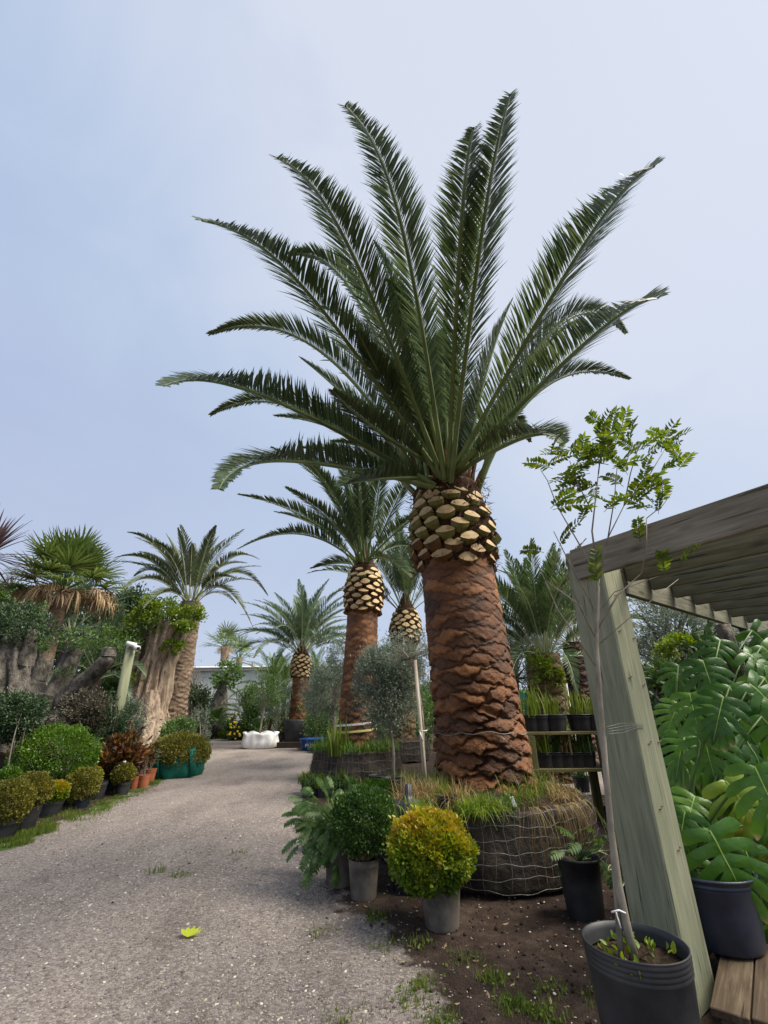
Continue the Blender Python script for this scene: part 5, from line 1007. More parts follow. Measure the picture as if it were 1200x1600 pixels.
d = nrm(np.stack([rg2.normal(0, 1, n), rg2.normal(0, 1, n), rg2.normal(0, .15, n)], -1)); w = nrm(np.cross(d, [0, 0, 1])); z = np.cross(d, w); s = rg2.uniform(.02, .05, n)
scatter(mb, *LEAF6, np.stack([x, y, gheight(x, y) + .008], -1), d * s[:, None], w * (s * .35)[:, None], z * s[:, None]); o = link('leaf_litter', mb.mesh('leaf_litter', MAT['dead_leaf']), kind='stuff'); tag(o, 'dry fallen leaves and scraps on the dark soil', 'leaf litter')
# ------------------------------------------------------------------ pergola, shelf, monstera, sapling
def wood_mat(name, c1, c2, c3, scale=3.0, rough=.72):
    m, nt, b, out = mat_new(name); v = texco(nt, (14, 14, .9)); w = noise(nt, scale, 4, texco(nt, (3, 3, .35)), .6, .4)
    n1 = noise(nt, 3.2, 6, v, .65, .6); big_ = noise(nt, 1.1, 3, texco(nt)); f = math_n(nt, 'ADD', math_n(nt, 'MULTIPLY', n1, .6), math_n(nt, 'MULTIPLY', big_, .45))
    c = ramp(nt, [(.32, c1), (.52, c2), (.72, c3)], f); cr_ = noise(nt, 2.1, 3, texco(nt, (26, 26, 1.1)), .5, .3); c = mixc(nt, ramp(nt, [(.30, (.85, .85, .85)), (.36, (0, 0, 0))], cr_), c, tuple(x * .35 for x in c1)); kn = nt.nodes.new('ShaderNodeTexVoronoi'); kn.inputs['Scale'].default_value = 1.0; nt.links.new(texco(nt, (7, 7, 2.2)), kn.inputs['Vector']); c = mixc(nt, ramp(nt, [(.05, (.8, .8, .8)), (.16, (0, 0, 0))], kn.outputs['Distance']), c, tuple(x * .5 for x in c1)); nt.links.new(c, b.inputs['Base Color']); b.inputs['Roughness'].default_value = rough; b.inputs['Specular IOR Level'].default_value = .25
    bump(nt, b, n1, .5, .004); return m
MAT['post'] = wood_mat('treated_post', (.12, .13, .08), (.225, .235, .155), (.35, .345, .245))
MAT['beam'] = wood_mat('weathered_beam', (.10, .085, .06), (.21, .185, .14), (.34, .31, .25))
MAT['rafter'] = wood_mat('weathered_rafter', (.065, .065, .045), (.14, .138, .095), (.25, .24, .17))
MAT['nail'] = simple_mat('rusty_nail', (.06, .03, .02), (.16, .09, .06), 20, .6, .4, 0, metal=.6)
MAT['old_deck'] = wood_mat('old_decking', (.03, .02, .013), (.09, .062, .038), (.2, .155, .10))
def beam(name, parent, a, b, w, h, mat, up=(0, 0, 1), bev=.006, o0=None, label=None):
    """square timber from a to b; its grain (local z) runs along it"""
    a, b = V3(a), V3(b); L = np.linalg.norm(b - a); mb = MB(); add_box(mb, (0, 0, 0), (w, h, L), bev=bev)
    z = (b - a) / L; x = nrm(np.cross(V3(up), z)); y = np.cross(z, x); Mx = Matrix(((x[0], y[0], z[0]), (x[1], y[1], z[1]), (x[2], y[2], z[2])))
    o = link(name, mb.mesh(name, mat, False), parent); c = (a + b) / 2 - (V3([0, 0, 0]) if o0 is None else o0); o.matrix_local = Matrix.Translation(Vector(c)) @ Mx.to_4x4()
    if label: o['label'] = label
    return o

TH = R(50); FX = V3([math.cos(TH), -math.sin(TH), 0]); FY = V3([-FX[1], FX[0], 0])
cn = G(1092, 1600); pw, pd = .235, .285; pc = cn - FX * pw / 2 + FY * pd / 2; HT = 2.30
pg = thing('pergola', 'grey green timber pergola with one heavy square post and stepped rafters at the right edge', 'pergola', (cn[0], cn[1], 0)); og = V3([cn[0], cn[1], 0])
mb = MB(); add_box(mb, (0, 0, HT / 2), (pw, pd, HT), bev=.009)
po = link('post', mb.mesh('post', MAT['post'], False), pg, pc - og, (0, 0, math.atan2(FX[1], FX[0])))
# staples in the right hand face
for q, (a, z) in enumerate(((-.3, 1.75), (.35, 1.72), (-.3, 1.48), (.3, 1.44), (-.05, 1.13), (.42, 1.13), (-.2, .82), (.2, .62), (-.1, 1.98))):
    mb = MB(); c = V3([pw / 2 + .003, a * pd, z]); add_tube(mb, [c + V3([-.01, -.018, -.004]), c + V3([.006, -.018, -.004]), c + V3([.006, .018, .006]), c + V3([-.01, .018, .006])], .0024, 5); link('staple', mb.mesh('staple', MAT['nail']), po)
bs = cn + FX * -.165 - FY * .024; be = cn + FX * 1.55 - FY * .024
beam('beam', pg, bs + V3([0, 0, 2.195]), be + V3([0, 0, 2.285]), .045, .205, MAT['beam'], (FY[0], FY[1], 0), .004, og) if False else None
def plank(name, a, b, thick, high, mat, side, parent=pg, o0=og):
    """board on edge from a to b (centre line); side: horizontal direction of its thickness"""
    a, b = V3(a), V3(b); L = np.linalg.norm(b - a); mb = MB(); add_box(mb, (0, 0, 0), (thick, high, L), bev=.004)
    z = (b - a) / L; y = nrm(V3([0, 0, 1]) - z * z[2]); x = np.cross(y, z); Mx = Matrix(((x[0], y[0], z[0]), (x[1], y[1], z[1]), (x[2], y[2], z[2])))
    o = link(name, mb.mesh(name, mat, False), parent); o.matrix_local = Matrix.Translation(Vector((a + b) / 2 - o0)) @ Mx.to_4x4(); return o
plank('beam', bs + V3([.02 * 0, 0, 2.195]), be + V3([0, 0, 2.305]), .046, .205, MAT['beam'], FY)
# side board running back from the post and the rafters that meet it
ps = cn - FX * .02 + FY * (pd + .002); pe = ps + FY * 4.2
plank('side_board', ps + V3([0, 0, 2.135]), pe + V3([0, 0, 2.155]), .045, .235, MAT['rafter'], FX)
for q, s_ in enumerate((.34, .74, 1.18, 1.64, 2.12, 2.64, 3.2)):
    a = cn + FY * s_ + FX * .01; plank('rafter', a + V3([0, 0, 2.175]), a + FX * 2.4 + V3([0, 0, 2.22]), .045, .145, MAT['rafter'], FY)
far_p = ps + FY * 3.9 + FX * .02
mb = MB(); add_box(mb, (0, 0, 1.01), (.14, .14, 2.02), bev=.008); link('post', mb.mesh('post', MAT['post'], False), pg, far_p - og, (0, 0, math.atan2(FX[1], FX[0])))
lp = P(1148, 1035, 4.3); mb = MB(); gnarl(mb, [[0, 0, 0], [.02, 0, .9], [0, .01, lp[2] + .34]], [.075, .07, .065], rg, .10, 18, 20)
tag(link('log_post', mb.mesh('log_post', MAT['bark_olive']), loc=(lp[0], 4.3, 0)), 'short rough grey log post standing among the monstera leaves', 'post')
# wires from the young tree to the post
pot_c = G(992, 1479, .40); pr_ = 73 / FPX * dist(pot_c)
YW = pot_c[1]; tr_w = P(946, 1143, YW); w_end = pc + FX * (pw / 2 + .004) - FY * .05; wz = tr_w[2]
mb = MB()
for k in range(4):
    a = tr_w + V3([0, -.015, .010 * k - .01]); c1 = cn + V3([-.004, -.004, wz * 1 - .002 + .008 * k]) - FX * 0; b_ = V3([w_end[0], w_end[1], wz + .005 * k])
    add_tube(mb, [a, (a + c1) / 2 + V3([0, -.004, .006 * (k - 1.5)]), c1 - FY * .006 + FX * .004, b_ + FX * .003], .0013, 4)
link('tie_wire', mb.mesh('tie_wire', MAT['wire']), pg, -og)
# young pinnate leaved tree in a big black pot
tp = thing('potted_sapling', 'young tree with feathery yellow green leaves in a large black pot before the pergola post', 'young tree', (pot_c[0], YW, 0)); ot = V3([pot_c[0], YW, 0])
link('pot', pot_mesh(pr_, .44, MAT['black_plastic'], taper=.88, rim=False, n=64, rings=4, lump=.035), tp, (0, 0, -.02)); link('soil', soil_disc(pr_ * .94, .355, n=32), tp)
mb = MB(); rg2 = np.random.default_rng(12)
leaf_cloud(mb, (0, 0, .375), (.17, .17, .02), 90, .035, .02, rg2, .0, 8, .25, up=.8); link('weeds', mb.mesh('weeds', MAT['lime_leaf']), tp, kind='stuff')
def W(px, py, dy=0.): return P(px, py, YW + dy) - ot
trunk = [W(990, 1492), W(978, 1440), W(966, 1380), W(955, 1300), W(946, 1200), W(938, 1100), W(932, 1010), W(934, 950), W(935, 900)]; trunk[0][2] = .34
mb = MB(); add_tube(mb, trunk, [.019, .017, .016, .0145, .0135, .0125, .011, .009, .008], 12); add_tube(mb, [V3([W(970, 1490)[0], .01, .34]), W(962, 1380, .02), W(951, 1260, .02), W(944, 1150, .02)], [.013, .013, .011, .010], 8)
BR = [((932, 1000), (905, 945), (850, 905), .005), ((932, 985), (965, 930), (1003, 895), .006), ((1003, 895), (1010, 850), (1010, 810), .005), ((935, 905), (905, 850), (870, 790), .005), ((935, 905), (950, 840), (975, 790), .005), ((935, 905), (925, 830), (935, 740), .006),
      ((925, 800), (905, 760), (890, 720), .004), ((935, 740), (940, 700), (945, 670), .004), ((975, 790), (985, 740), (1000, 690), .004), ((975, 790), (1010, 750), (1040, 700), .004), ((1010, 810), (1035, 790), (1050, 770), .003), ((933, 960), (890, 880), (865, 830), .004), ((933, 960), (960, 925), (1030, 900), .003),
      ((905, 945), (880, 890), (862, 850), .003), ((870, 790), (855, 750), (845, 735), .003), ((870, 790), (880, 760), (900, 740), .003), ((950, 840), (960, 780), (965, 720), .004), ((930, 1040), (870, 950), (840, 880), .004), ((932, 1010), (990, 960), (1060, 905), .003)]
for (a, b_, c, r) in BR:
    dy = [0, rg2.uniform(-.12, .12), rg2.uniform(-.2, .2)]; add_tube(mb, [W(*a), W(*b_, dy[1] * .5), W(*c, dy[2] * .5)], [r, r * .8, r * .55], 6)
link('trunk', mb.mesh('trunk', MAT['bark_thin']), tp)
def pinnate(seed):
    rg3 = np.random.default_rng(seed); mb = MB(); t = np.linspace(0, 1, 8); c = np.stack([t, .05 * np.sin(t * 2 + seed), -.28 * t ** 2.2 + .1 * t], -1); v, f = tube(c, .012, 4); mb.add(v, f)
    n = 9; tt = np.linspace(.16, .98, n); pos = np.stack([tt, .05 * np.sin(tt * 2 + seed), -.28 * tt ** 2.2 + .1 * tt], -1)
    for s in (-1, 1):
        d = nrm(np.stack([np.full(n, .62) + rg3.normal(0, .1, n), np.full(n, s * 1.0), rg3.normal(.12, .16, n)], -1)); w = nrm(np.cross(d, nrm(V3([0, 0, 1]) + rg3.normal(0, .25, (n, 3))))); z = np.cross(d, w); z *= np.sign(z[:, 2:3])
        l = .34 * (1 - .35 * np.abs(tt - .5) * 1.6) * rg3.uniform(.85, 1.1, n); scatter(mb, *LEAF6, pos, d * l[:, None], w * (l * .38)[:, None], z * l[:, None])
    mb.add(*[np.array([[.98, 0, -.18], [1.1, .05, -.2], [1.1, -.05, -.2], [1.26, 0, -.26]]), np.array([[0, 2, 3, 1]])]); return mb.mesh('leaf', MAT['sapling'])
PIN = [pinnate(k) for k in range(4)]
CLU = [(895, 715, 5), (930, 690, 6), (950, 672, 5), (965, 695, 5), (1000, 700, 6), (1035, 690, 5), (1050, 730, 4), (870, 725, 4), (885, 775, 4), (905, 740, 4), (935, 745, 5), (965, 735, 5), (990, 745, 4), (1020, 745, 4), (1015, 800, 4), (1035, 790, 3), (985, 780, 4), (950, 790, 3), (875, 795, 3), (1055, 902, 2), (1030, 905, 2), (930, 910, 2), (862, 850, 2), (845, 735, 2), (905, 820, 2), (955, 720, 4), (1010, 770, 3), (920, 720, 4), (880, 860, 2), (1000, 840, 2)]
for (x, y, n) in CLU:
    for k in range(max(1, int(n * .85))):
        a = rg2.uniform(0, 6.28); el = rg2.uniform(-.1, 1.1); o = link('leaf', PIN[rg2.integers(0, 4)], tp, W(x + rg2.normal(0, 9), y + rg2.normal(0, 9), rg2.uniform(-.14, .14)), (rg2.normal(0, .5), -el, a), float(rg2.uniform(.13, .195)))
mb = MB(); q = W(966, 1425, -.03); add_tube(mb, [q + V3([-.03, 0, 0]), q + V3([0, -.012, .01]), q + V3([.03, 0, -.005])], .004, 5); add_tube(mb, [q + V3([-.01, 0, 0]), q + V3([-.005, -.01, -.05])], .003, 5); link('string_tie', mb.mesh('string_tie', MAT['white']), tp)
# leafy plant in a rimmed black pot
gp = G(930, 1446); r = .145; gp[1] += r; t = potted('potted_philodendron', 'cut leaved dark green plant sprawling from a rimmed black pot between root ball and post', 'potted plant', gp, r, .34, 'black_plastic', rings=0); t.rotation_euler = (0, 0, 0)
def lobed(seed):
    rg3 = np.random.default_rng(seed); mb = MB(); n = 6; tt = np.linspace(.05, .92, n); z0 = lambda x: -.30 * x ** 2
    v, f = tube(np.stack([np.linspace(0, 1, 6), np.zeros(6), z0(np.linspace(0, 1, 6)) + .01], -1), .012, 4); mb.add(v, f)
    for s in (-1, 1):
        for k in range(n):
            l = .36 * math.sin(.6 + 2.2 * tt[k]) + .06; d = nrm(V3([.55, s, -.15])); w = V3([.085, -s * .03, 0]); p0 = V3([tt[k], 0, z0(tt[k])])
            t4 = np.linspace(0, 1, 4); c = p0 + np.outer(t4 * l, d) + np.outer(-.12 * t4 ** 2, [0, 0, 1]); ww = np.array([1.05, 1., .8, .15]); mb.add(np.concatenate([c - np.outer(ww, w), c + np.outer(ww, w)]), [[j, j + 1, j + 5, j + 4] for j in range(3)])
    return mb.mesh('leaf', MAT['mid_leaf'])
LB = [lobed(k) for k in range(2)]
def stalk_leaf(t, o0, a, tipdir, n_, me, s, r=.004, mat='mid_leaf', base=None, nm='leaf', sag=.15):
    """stalk from the plant's base to point a, leaf blade from a along tipdir"""
    b0 = V3([0, 0, .3]) if base is None else V3(base); e = V3(a) - o0; m_ = b0 * .45 + e * .55 + V3([0, 0, sag * np.linalg.norm(e - b0)]); tt = np.linspace(0, 1, 7)[:, None]
    mb = MB(); add_tube(mb, (1 - tt) ** 2 * b0 + 2 * tt * (1 - tt) * m_ + tt * tt * e, r, 5); link('stalk', mb.mesh('stalk', MAT[mat]), t)
    x = nrm(V3(tipdir)); z = nrm(V3(n_) - x * (V3(n_) @ x)); y = np.cross(z, x); o = link(nm, me, t); o.matrix_local = Matrix.Translation(Vector(e)) @ Matrix(((x[0], y[0], z[0]), (x[1], y[1], z[1]), (x[2], y[2], z[2]))).to_4x4() @ Matrix.Scale(s, 4)
o0 = V3([gp[0], gp[1], 0]); Yp = gp[1]
for (x, y, dx, dz) in ((905, 1318, -.6, .1), (925, 1300, -.2, .4), (945, 1305, .3, .3), (890, 1345, -.9, -.2), (915, 1340, -.4, -.3), (940, 1345, .2, -.6), (960, 1330, .6, -.1), (950, 1360, .3, -.5), (925, 1325, .0, .2), (880, 1330, -.8, .1), (965, 1310, .6, .3), (935, 1320, -.1, .5), (895, 1305, -.5, .5)):
    yy = Yp + rg2.uniform(-.22, .12); stalk_leaf(t, o0, P(x, y, yy), (dx, -.5, dz), (0, -.5, 1), LB[rg2.integers(0, 2)], rg2.uniform(.11, .16))
# sprawling perennial left of the green ball
gq = G(528, 1391); gq[1] += .13; t = potted('potted_perennial', 'sprawling cut leaved perennial in a grey pot left of the dark green ball', 'potted plant', gq, .13, .33, 'grey_plastic', None, rim=False); t.rotation_euler = (0, 0, 0); o0 = V3([gq[0], gq[1], 0])
for k in range(110):
    x = 508 + rg2.normal(0, 20); y = 1290 + rg2.normal(0, 30); yy = gq[1] + rg2.uniform(-.3, .28); stalk_leaf(t, o0, P(x, y, yy), ((x - 520) / 40 + rg2.normal(0, .4), rg2.normal(-.3, .5), rg2.normal(-.1 + (1285 - y) / 60, .3)), (rg2.normal(0, .3), -.5, 1), LB[rg2.integers(0, 2)], rg2.uniform(.08, .14), r=.0025)
# variegated strap leaved plant
vp = P(975, 1330, 3.75); vt = thing('variegated_agave', 'cream edged strap leaved plant squeezed between the young tree and the pergola post', 'agave', (vp[0], 3.75, 0)); MAT['cream'] = simple_mat('cream_margin', (.55, .55, .30), (.70, .68, .42), 4, .5, .3, 0); mb0 = MB()
for k, (x, y, s_) in enumerate(((928, 1258, 1), (940, 1275, 1), (955, 1262, 1), (935, 1330, 1), (960, 1300, 1), (985, 1260, 1), (950, 1360, 1), (1000, 1290, 1), (985, 1345, 1), (970, 1390, 1), (1015, 1330, 1))):
    e = P(x, y, 3.75 - .25) - V3([vp[0], 3.75, 0]); b0 = V3([0, 0, .22]); m_ = (b0 + e) / 2 + V3([0, 0, .10]); tt = np.linspace(0, 1, 9)[:, None]; c = (1 - tt) ** 2 * b0 + 2 * tt * (1 - tt) * m_ + tt * tt * e; sd_ = nrm(np.cross(e - b0, [0, -.5, 1])); w = np.array([.9, 1, 1.05, 1.05, 1, .95, .8, .5, .02])[:, None] * .026
    mb = MB(); mb.add(np.concatenate([c - sd_ * w * .62, c - V3([0, 0, .004]), c + sd_ * w * .62]), [[i + r * 9, i + 1 + r * 9, i + 1 + (r + 1) * 9, i + (r + 1) * 9] for r in range(2) for i in range(8)])
    for sg in (-1, 1): mb.add(np.concatenate([c + sg * sd_ * w * .62, c + sg * sd_ * w]), [[i, i + 1, i + 10, i + 9] for i in range(8)], 1)
    link('leaf', mb.mesh('leaf', [MAT['mid_leaf'], MAT['cream']]), vt)
mb = MB(); add_tube(mb, [[0, 0, 0], [0, 0, .24]], [.06, .05], 10); link('stem', mb.mesh('stem', MAT['bark_dark']), vt)
# shelf of young plants
YSH = 6.45; za, zb2 = P(880, 1141, YSH)[2], P(880, 1197, YSH)[2]; xl, xr = P(796, 1141, YSH)[0], P(1000, 1141, YSH)[0]
sf = thing('plant_shelf', 'mossy timber staging with two shelves between the big trunk and the pergola post', 'plant stand', ((xl + xr) / 2, YSH, 0)); os_ = V3([(xl + xr) / 2, YSH, 0]); MAT['moss_wood'] = wood_mat('mossy_timber', (.05, .05, .02), (.14, .13, .05), (.28, .25, .13))
for zz_ in (za, zb2):
    for k in range(3): plank('board', V3([xl, YSH - .16 + .17 * k, zz_ - .02]), V3([xr, YSH - .16 + .17 * k, zz_ - .02]), .155, .036, MAT['moss_wood'], FY, sf, os_)
for x, yy in ((xr - .62, -.2), (xr - .62, .22), (xl + .2, -.2), (xl + .2, .22)):
    mb = MB(); add_box(mb, (0, 0, (za - .05) / 2), (.10, .07, za - .05), bev=.004); link('leg', mb.mesh('leg', MAT['moss_wood'], False), sf, V3([x, YSH + yy + (.0), 0]) - os_ + V3([0, -.0, 0]))
def iris(label, px, zs_, yy, r, h, seed, leaf='grass', grp='iris pots on the upper shelf', lean=.28):
    p = P(px, 1140, YSH + yy); return tuft('potted_iris', label, 'potted plant', (p[0], YSH + yy, zs_), 34, h, .009, lean, leaf, seed, grp, pot=(r, .19, 'black_plastic'), r=r * .45)
IR = ((828, 'iris pot half hidden by the big trunk on the upper shelf'), (843, 'iris pot with the tallest yellow green blades, upper shelf'), (868, 'middle iris pot of the upper shelf'), (908, 'iris pot left of the shelf end with green tips'), (932, 'iris pot at the right end of the upper shelf beside the sapling stem'), (956, 'iris pot behind the sapling stem on the upper shelf'))
for k, (x, lb) in enumerate(IR): iris(lb, x, za, -.1, .155, [.3, .48, .34, .42, .34, .3][k], 800 + k)
p = P(888, 1141, YSH); tuft('young_rush', 'blue green rush with fine blades between the iris pots', 'potted plant', (p[0], YSH + .25, za - .25), 60, .55, .006, .3, 'mid_leaf', 820, None, r=.07)
for k, x in enumerate((866, 882, 898, 914, 850)):
    p = P(x, 1197, YSH); lb = ['square black tub with pale stems, lower shelf left', 'black tub with white stalked shoots, lower shelf centre', 'black tub with white stalked shoots, right of centre on the lower shelf', 'black tub at the right end of the lower shelf', 'ferny plant at the left of the lower shelf'][k]
    tuft('potted_herb', lb, 'potted plant', (p[0], YSH - .08, zb2), 46, .34, .008, .6, ['mid_leaf', 'straw', 'grass', 'mid_leaf', 'lime_leaf'][k], 830 + k, 'tubs on the lower shelf', pot=(.12, .17, 'black_plastic'), r=.06)
p = G(922, 1256); tuft('potted_herb', 'small black pot with green shoots on the ground right of the big root ball', 'potted plant', (p[0], p[1] + .2, 0.12), 40, .2, .01, .6, 'mid_leaf', 840, None, pot=(.12, .2, 'black_plastic'), r=.05)
tp2 = G(925, 1278); pl_ = thing('pallet', 'weathered pallet boards lying right of the big root ball', 'pallet', (tp2[0] + .3, tp2[1] + .5, 0)); 
for k in range(4): plank('board', V3([-.5, -.3 + .2 * k, .10]), V3([.5, -.32 + .2 * k, .10]), .15, .02, MAT['old_deck'], FY, pl_, V3([0, 0, 0]))
for k in (-.42, 0, .42): mb = MB(); add_box(mb, (k, 0, .042), (.08, .8, .082)); link('bearer', mb.mesh('bearer', MAT['old_deck'], False), pl_)
# shade cloth fence, far house, pole
fa, fb_ = P(770, 1120, 22), P(935, 1120, 22); zf = P(850, 1081, 22)[2]; sc = thing('shade_cloth_fence', 'green shade cloth fence far behind the shelf', 'fence', ((fa[0] + fb_[0]) / 2, 22, 0)); Wf = fb_[0] - fa[0]
nx_ = 60; xx = np.linspace(-Wf / 2, Wf / 2, nx_); mb = MB(); v = np.concatenate([np.stack([xx, .05 * np.sin(xx * 6), np.full(nx_, .05)], -1), np.stack([xx, .02 * np.sin(xx * 4), np.full(nx_, zf) - .04 * np.abs(np.sin(xx * 2))], -1)]); mb.add(v, [[i, i + 1, i + nx_ + 1, i + nx_] for i in range(nx_ - 1)]); link('cloth', mb.mesh('cloth', MAT['shade_cloth']), sc)
for x in np.linspace(-Wf / 2, Wf / 2, 5): mb = MB(); add_tube(mb, [[x, .1, 0], [x, .1, zf + .1]], .04, 8); link('fence_post', mb.mesh('fence_post', MAT['stake']), sc)
hc = P(935, 1115, 42); hz_ = P(935, 1092, 42)[2]; ht = P(935, 1066, 42)[2]; ho = thing('house', 'pale house with grey roof glimpsed left of the pergola post', 'house', (hc[0], 42, 0)); mb = MB(); add_box(mb, (0, 0, hz_ / 2), (6, 5, hz_)); link('wall', mb.mesh('wall', simple_mat('house_wall', (.55, .52, .45), (.62, .6, .52), 2, .7), False), ho)
mb = MB(); v = np.array([[-3.4, -2.9, hz_], [3.4, -2.9, hz_], [3.4, 2.9, hz_], [-3.4, 2.9, hz_], [-1.2, 0, ht], [1.6, 0, ht]]); mb.add(v, np.array([[0, 1, 5, 4], [2, 3, 4, 5]])); mb.add(v, np.array([[1, 2, 5], [3, 0, 4]])); link('roof', mb.mesh('roof', simple_mat('house_roof', (.33, .31, .29), (.42, .40, .37), 2, .8), False), ho)
mb = MB(); add_box(mb, (-1, -2.53, hz_ * .55), (1.0, .06, 1.0)); link('window', mb.mesh('window', MAT['black_plastic'], False), ho)
pp_ = P(893, 1120, 9.2); mb = MB(); h_ = P(889, 1068, 9.2)[2]; add_tube(mb, [[0, 0, 0], [0, 0, h_]], .022, 8); tag(link('white_pole', mb.mesh('white_pole', MAT['white']), loc=(pp_[0], 9.2, 0)), 'thin white pole between the two palms behind the shelf', 'pole')
# ferns on the trunk of palm 5
o5 = np.array(p5.location); mb = MB(); 
for (x, y, r, n) in ((845, 1048, .26, 420), (862, 1050, .24, 380), (838, 1030, .2, 240), (872, 1058, .18, 200)): leaf_cloud(mb, P(x, y, 9.6 - .35) - o5, (r, r * .7, r), n, .07, .03, rg2, .1, 12, .25)
link('epiphyte', mb.mesh('epiphyte', MAT['lime_leaf']), p5)
# ---- monstera
def monstera_leaf(seed, yellow=False):
    rg3 = np.random.default_rng(seed); mb = MB(); ribs = MB(); nl = 6
    xr_ = np.linspace(-.02, .80, nl + 1); ang = np.radians(np.linspace(112, 24, nl) + rg3.normal(0, 3, nl)); ln = np.array([.48, .58, .62, .58, .48, .36]) * rg3.uniform(.93, 1.07, nl)
    def dz(x, y): return -.75 * np.abs(y) ** 1.8 + .14 * np.abs(y) ** .8 - .30 * np.clip(x, 0, 2) ** 2.2 + .012 * np.sin(x * 17 + y * 11)
    for s in (-1, 1):
        for k in range(nl):
            x0 = (xr_[k] + xr_[k + 1]) / 2; w0 = (xr_[k + 1] - xr_[k]) * .54; a = ang[k]; t = np.linspace(0, 1, 9)
            aa = a - .75 * t; cx_ = x0 + np.concatenate([[0], np.cumsum(np.cos(aa[:-1]))]) * ln[k] / 8; cy_ = np.concatenate([[0], np.cumsum(np.sin(aa[:-1]))]) * ln[k] / 8
            wd = np.array([w0 * 1.1, w0 * 1.1, .070, .070, .074, .080, .080, .062, .012]) * (1.0 if k < 5 else .85)
            if k < 1: wd = wd * 1.1
            px_ = np.where(t < .2, -1., -np.sin(aa)); py_ = np.where(t < .2, 0., np.cos(aa)); bl = np.clip(t / .3, 0, 1); nxn = (1 - bl) * -1 + bl * -np.sin(aa); nyn = bl * np.cos(aa)
            rows = []
            for q in (-1, 0, 1):
                X = cx_ + q * wd * nxn; Yv = cy_ + q * wd * nyn; Yv = np.maximum(Yv, 0); rows.append(np.stack([X, s * Yv, dz(X, Yv) - .018 * abs(q)], -1))
            v = np.concatenate(rows); f = np.array([[j + r_ * 9, j + 1 + r_ * 9, j + 1 + (r_ + 1) * 9, j + (r_ + 1) * 9] for r_ in range(2) for j in range(8)]); mb.add(v, f if s > 0 else f[:, ::-1], 0, np.tile(np.clip((t - .86) / .1, 0, 1), 3))
    t = np.linspace(.75, 1, 6); wd = np.array([.05, .06, .062, .05, .028, .002]); v = np.concatenate([np.stack([t, q * wd, dz(t, np.abs(q * wd))], -1) for q in (-1, 0, 1)]); mb.add(v, [[j + r_ * 6, j + 1 + r_ * 6, j + 1 + (r_ + 1) * 6, j + (r_ + 1) * 6] for r_ in range(2) for j in range(5)])
    t = np.linspace(-.02, .93, 12); wd = .011 * (1 - t * .8); v = np.concatenate([np.stack([t, q * wd, dz(t, np.abs(q * wd)) + .006 + .006 * (q == 0)], -1) for q in (-1, 0, 1)]); mb.add(v, [[j + r_ * 12, j + 1 + r_ * 12, j + 1 + (r_ + 1) * 12, j + (r_ + 1) * 12] for r_ in range(2) for j in range(11)], 1)
    return mb.mesh('leaf', [MAT['monstera_old'] if yellow else MAT['monstera'], MAT['monstera_rib']])
def monstera_mat(name, cols):
    m, nt, b, out = mat_new(name); oi = nt.nodes.new('ShaderNodeObjectInfo'); n1 = noise(nt, 3, 3, texco(nt)); f = math_n(nt, 'ADD', math_n(nt, 'MULTIPLY', oi.outputs['Random'], .6), math_n(nt, 'MULTIPLY', n1, .4)); c = ramp(nt, cols, f)
    tx = nt.nodes.new('ShaderNodeTexCoord'); sp = nt.nodes.new('ShaderNodeSeparateXYZ'); nt.links.new(tx.outputs['Object'], sp.inputs[0])
    tipf = math_n(nt, 'MULTIPLY', attr_n(nt), math_n(nt, 'GREATER_THAN', noise(nt, 2.2, 1, texco(nt)), .50)); c = mixc(nt, tipf, c, (.42, .30, .16))
    nt.links.new(c, b.inputs['Base Color']); b.inputs['Roughness'].default_value = .36; b.inputs['Specular IOR Level'].default_value = .42; bump(nt, b, noise(nt, 9, 3, texco(nt)), .25, .02)
    t = nt.nodes.new('ShaderNodeBsdfTranslucent'); hs = nt.nodes.new('ShaderNodeHueSaturation'); hs.inputs['Value'].default_value = 1.7; hs.inputs['Hue'].default_value = .48; nt.links.new(c, hs.inputs['Color']); nt.links.new(hs.outputs[0], t.inputs['Color'])
    mx = nt.nodes.new('ShaderNodeMixShader'); mx.inputs[0].default_value = .25; nt.links.new(b.outputs[0], mx.inputs[1]); nt.links.new(t.outputs[0], mx.inputs[2]); nt.links.new(mx.outputs[0], out.inputs[0]); return m
MAT['monstera'] = monstera_mat('monstera_leaf', [(.2, (.024, .085, .010)), (.5, (.06, .165, .016)), (.8, (.12, .25, .028))]); MAT['monstera_old'] = monstera_mat('monstera_leaf_old', [(.2, (.09, .19, .02)), (.6, (.2, .3, .03)), (.9, (.42, .42, .04))])
ML = [monstera_leaf(k) for k in range(5)]; MO = [monstera_leaf(11, True), monstera_leaf(12, True)]
mp_ = P(1165, 1540, 3.35); YM = 3.5; g = G(1160, 1500, .16); mo = thing('monstera', 'large glossy split leaved monstera in a blue black pot under the pergola', 'monstera', (g[0] + .06, g[1] + .24, .145)); om = np.array(mo.location)
link('pot', pot_mesh(.23, .32, MAT['navy_plastic'], taper=.86, n=40, rings=2, lump=.04), mo); link('soil', soil_disc(.21, .28), mo)
mo2 = thing('monstera', 'second monstera in a dark red pot, its leaves filling the right edge', 'monstera', (om[0] + .28, om[1] + .55, .1)); om2 = np.array(mo2.location)
MAT['red_pot'] = simple_mat('red_pot_plastic', (.20, .012, .010), (.32, .02, .018), 4, .4, .4, 0); link('pot', pot_mesh(.24, .42, MAT['red_pot'], taper=.84, n=36), mo2); link('soil', soil_disc(.22, .37), mo2)
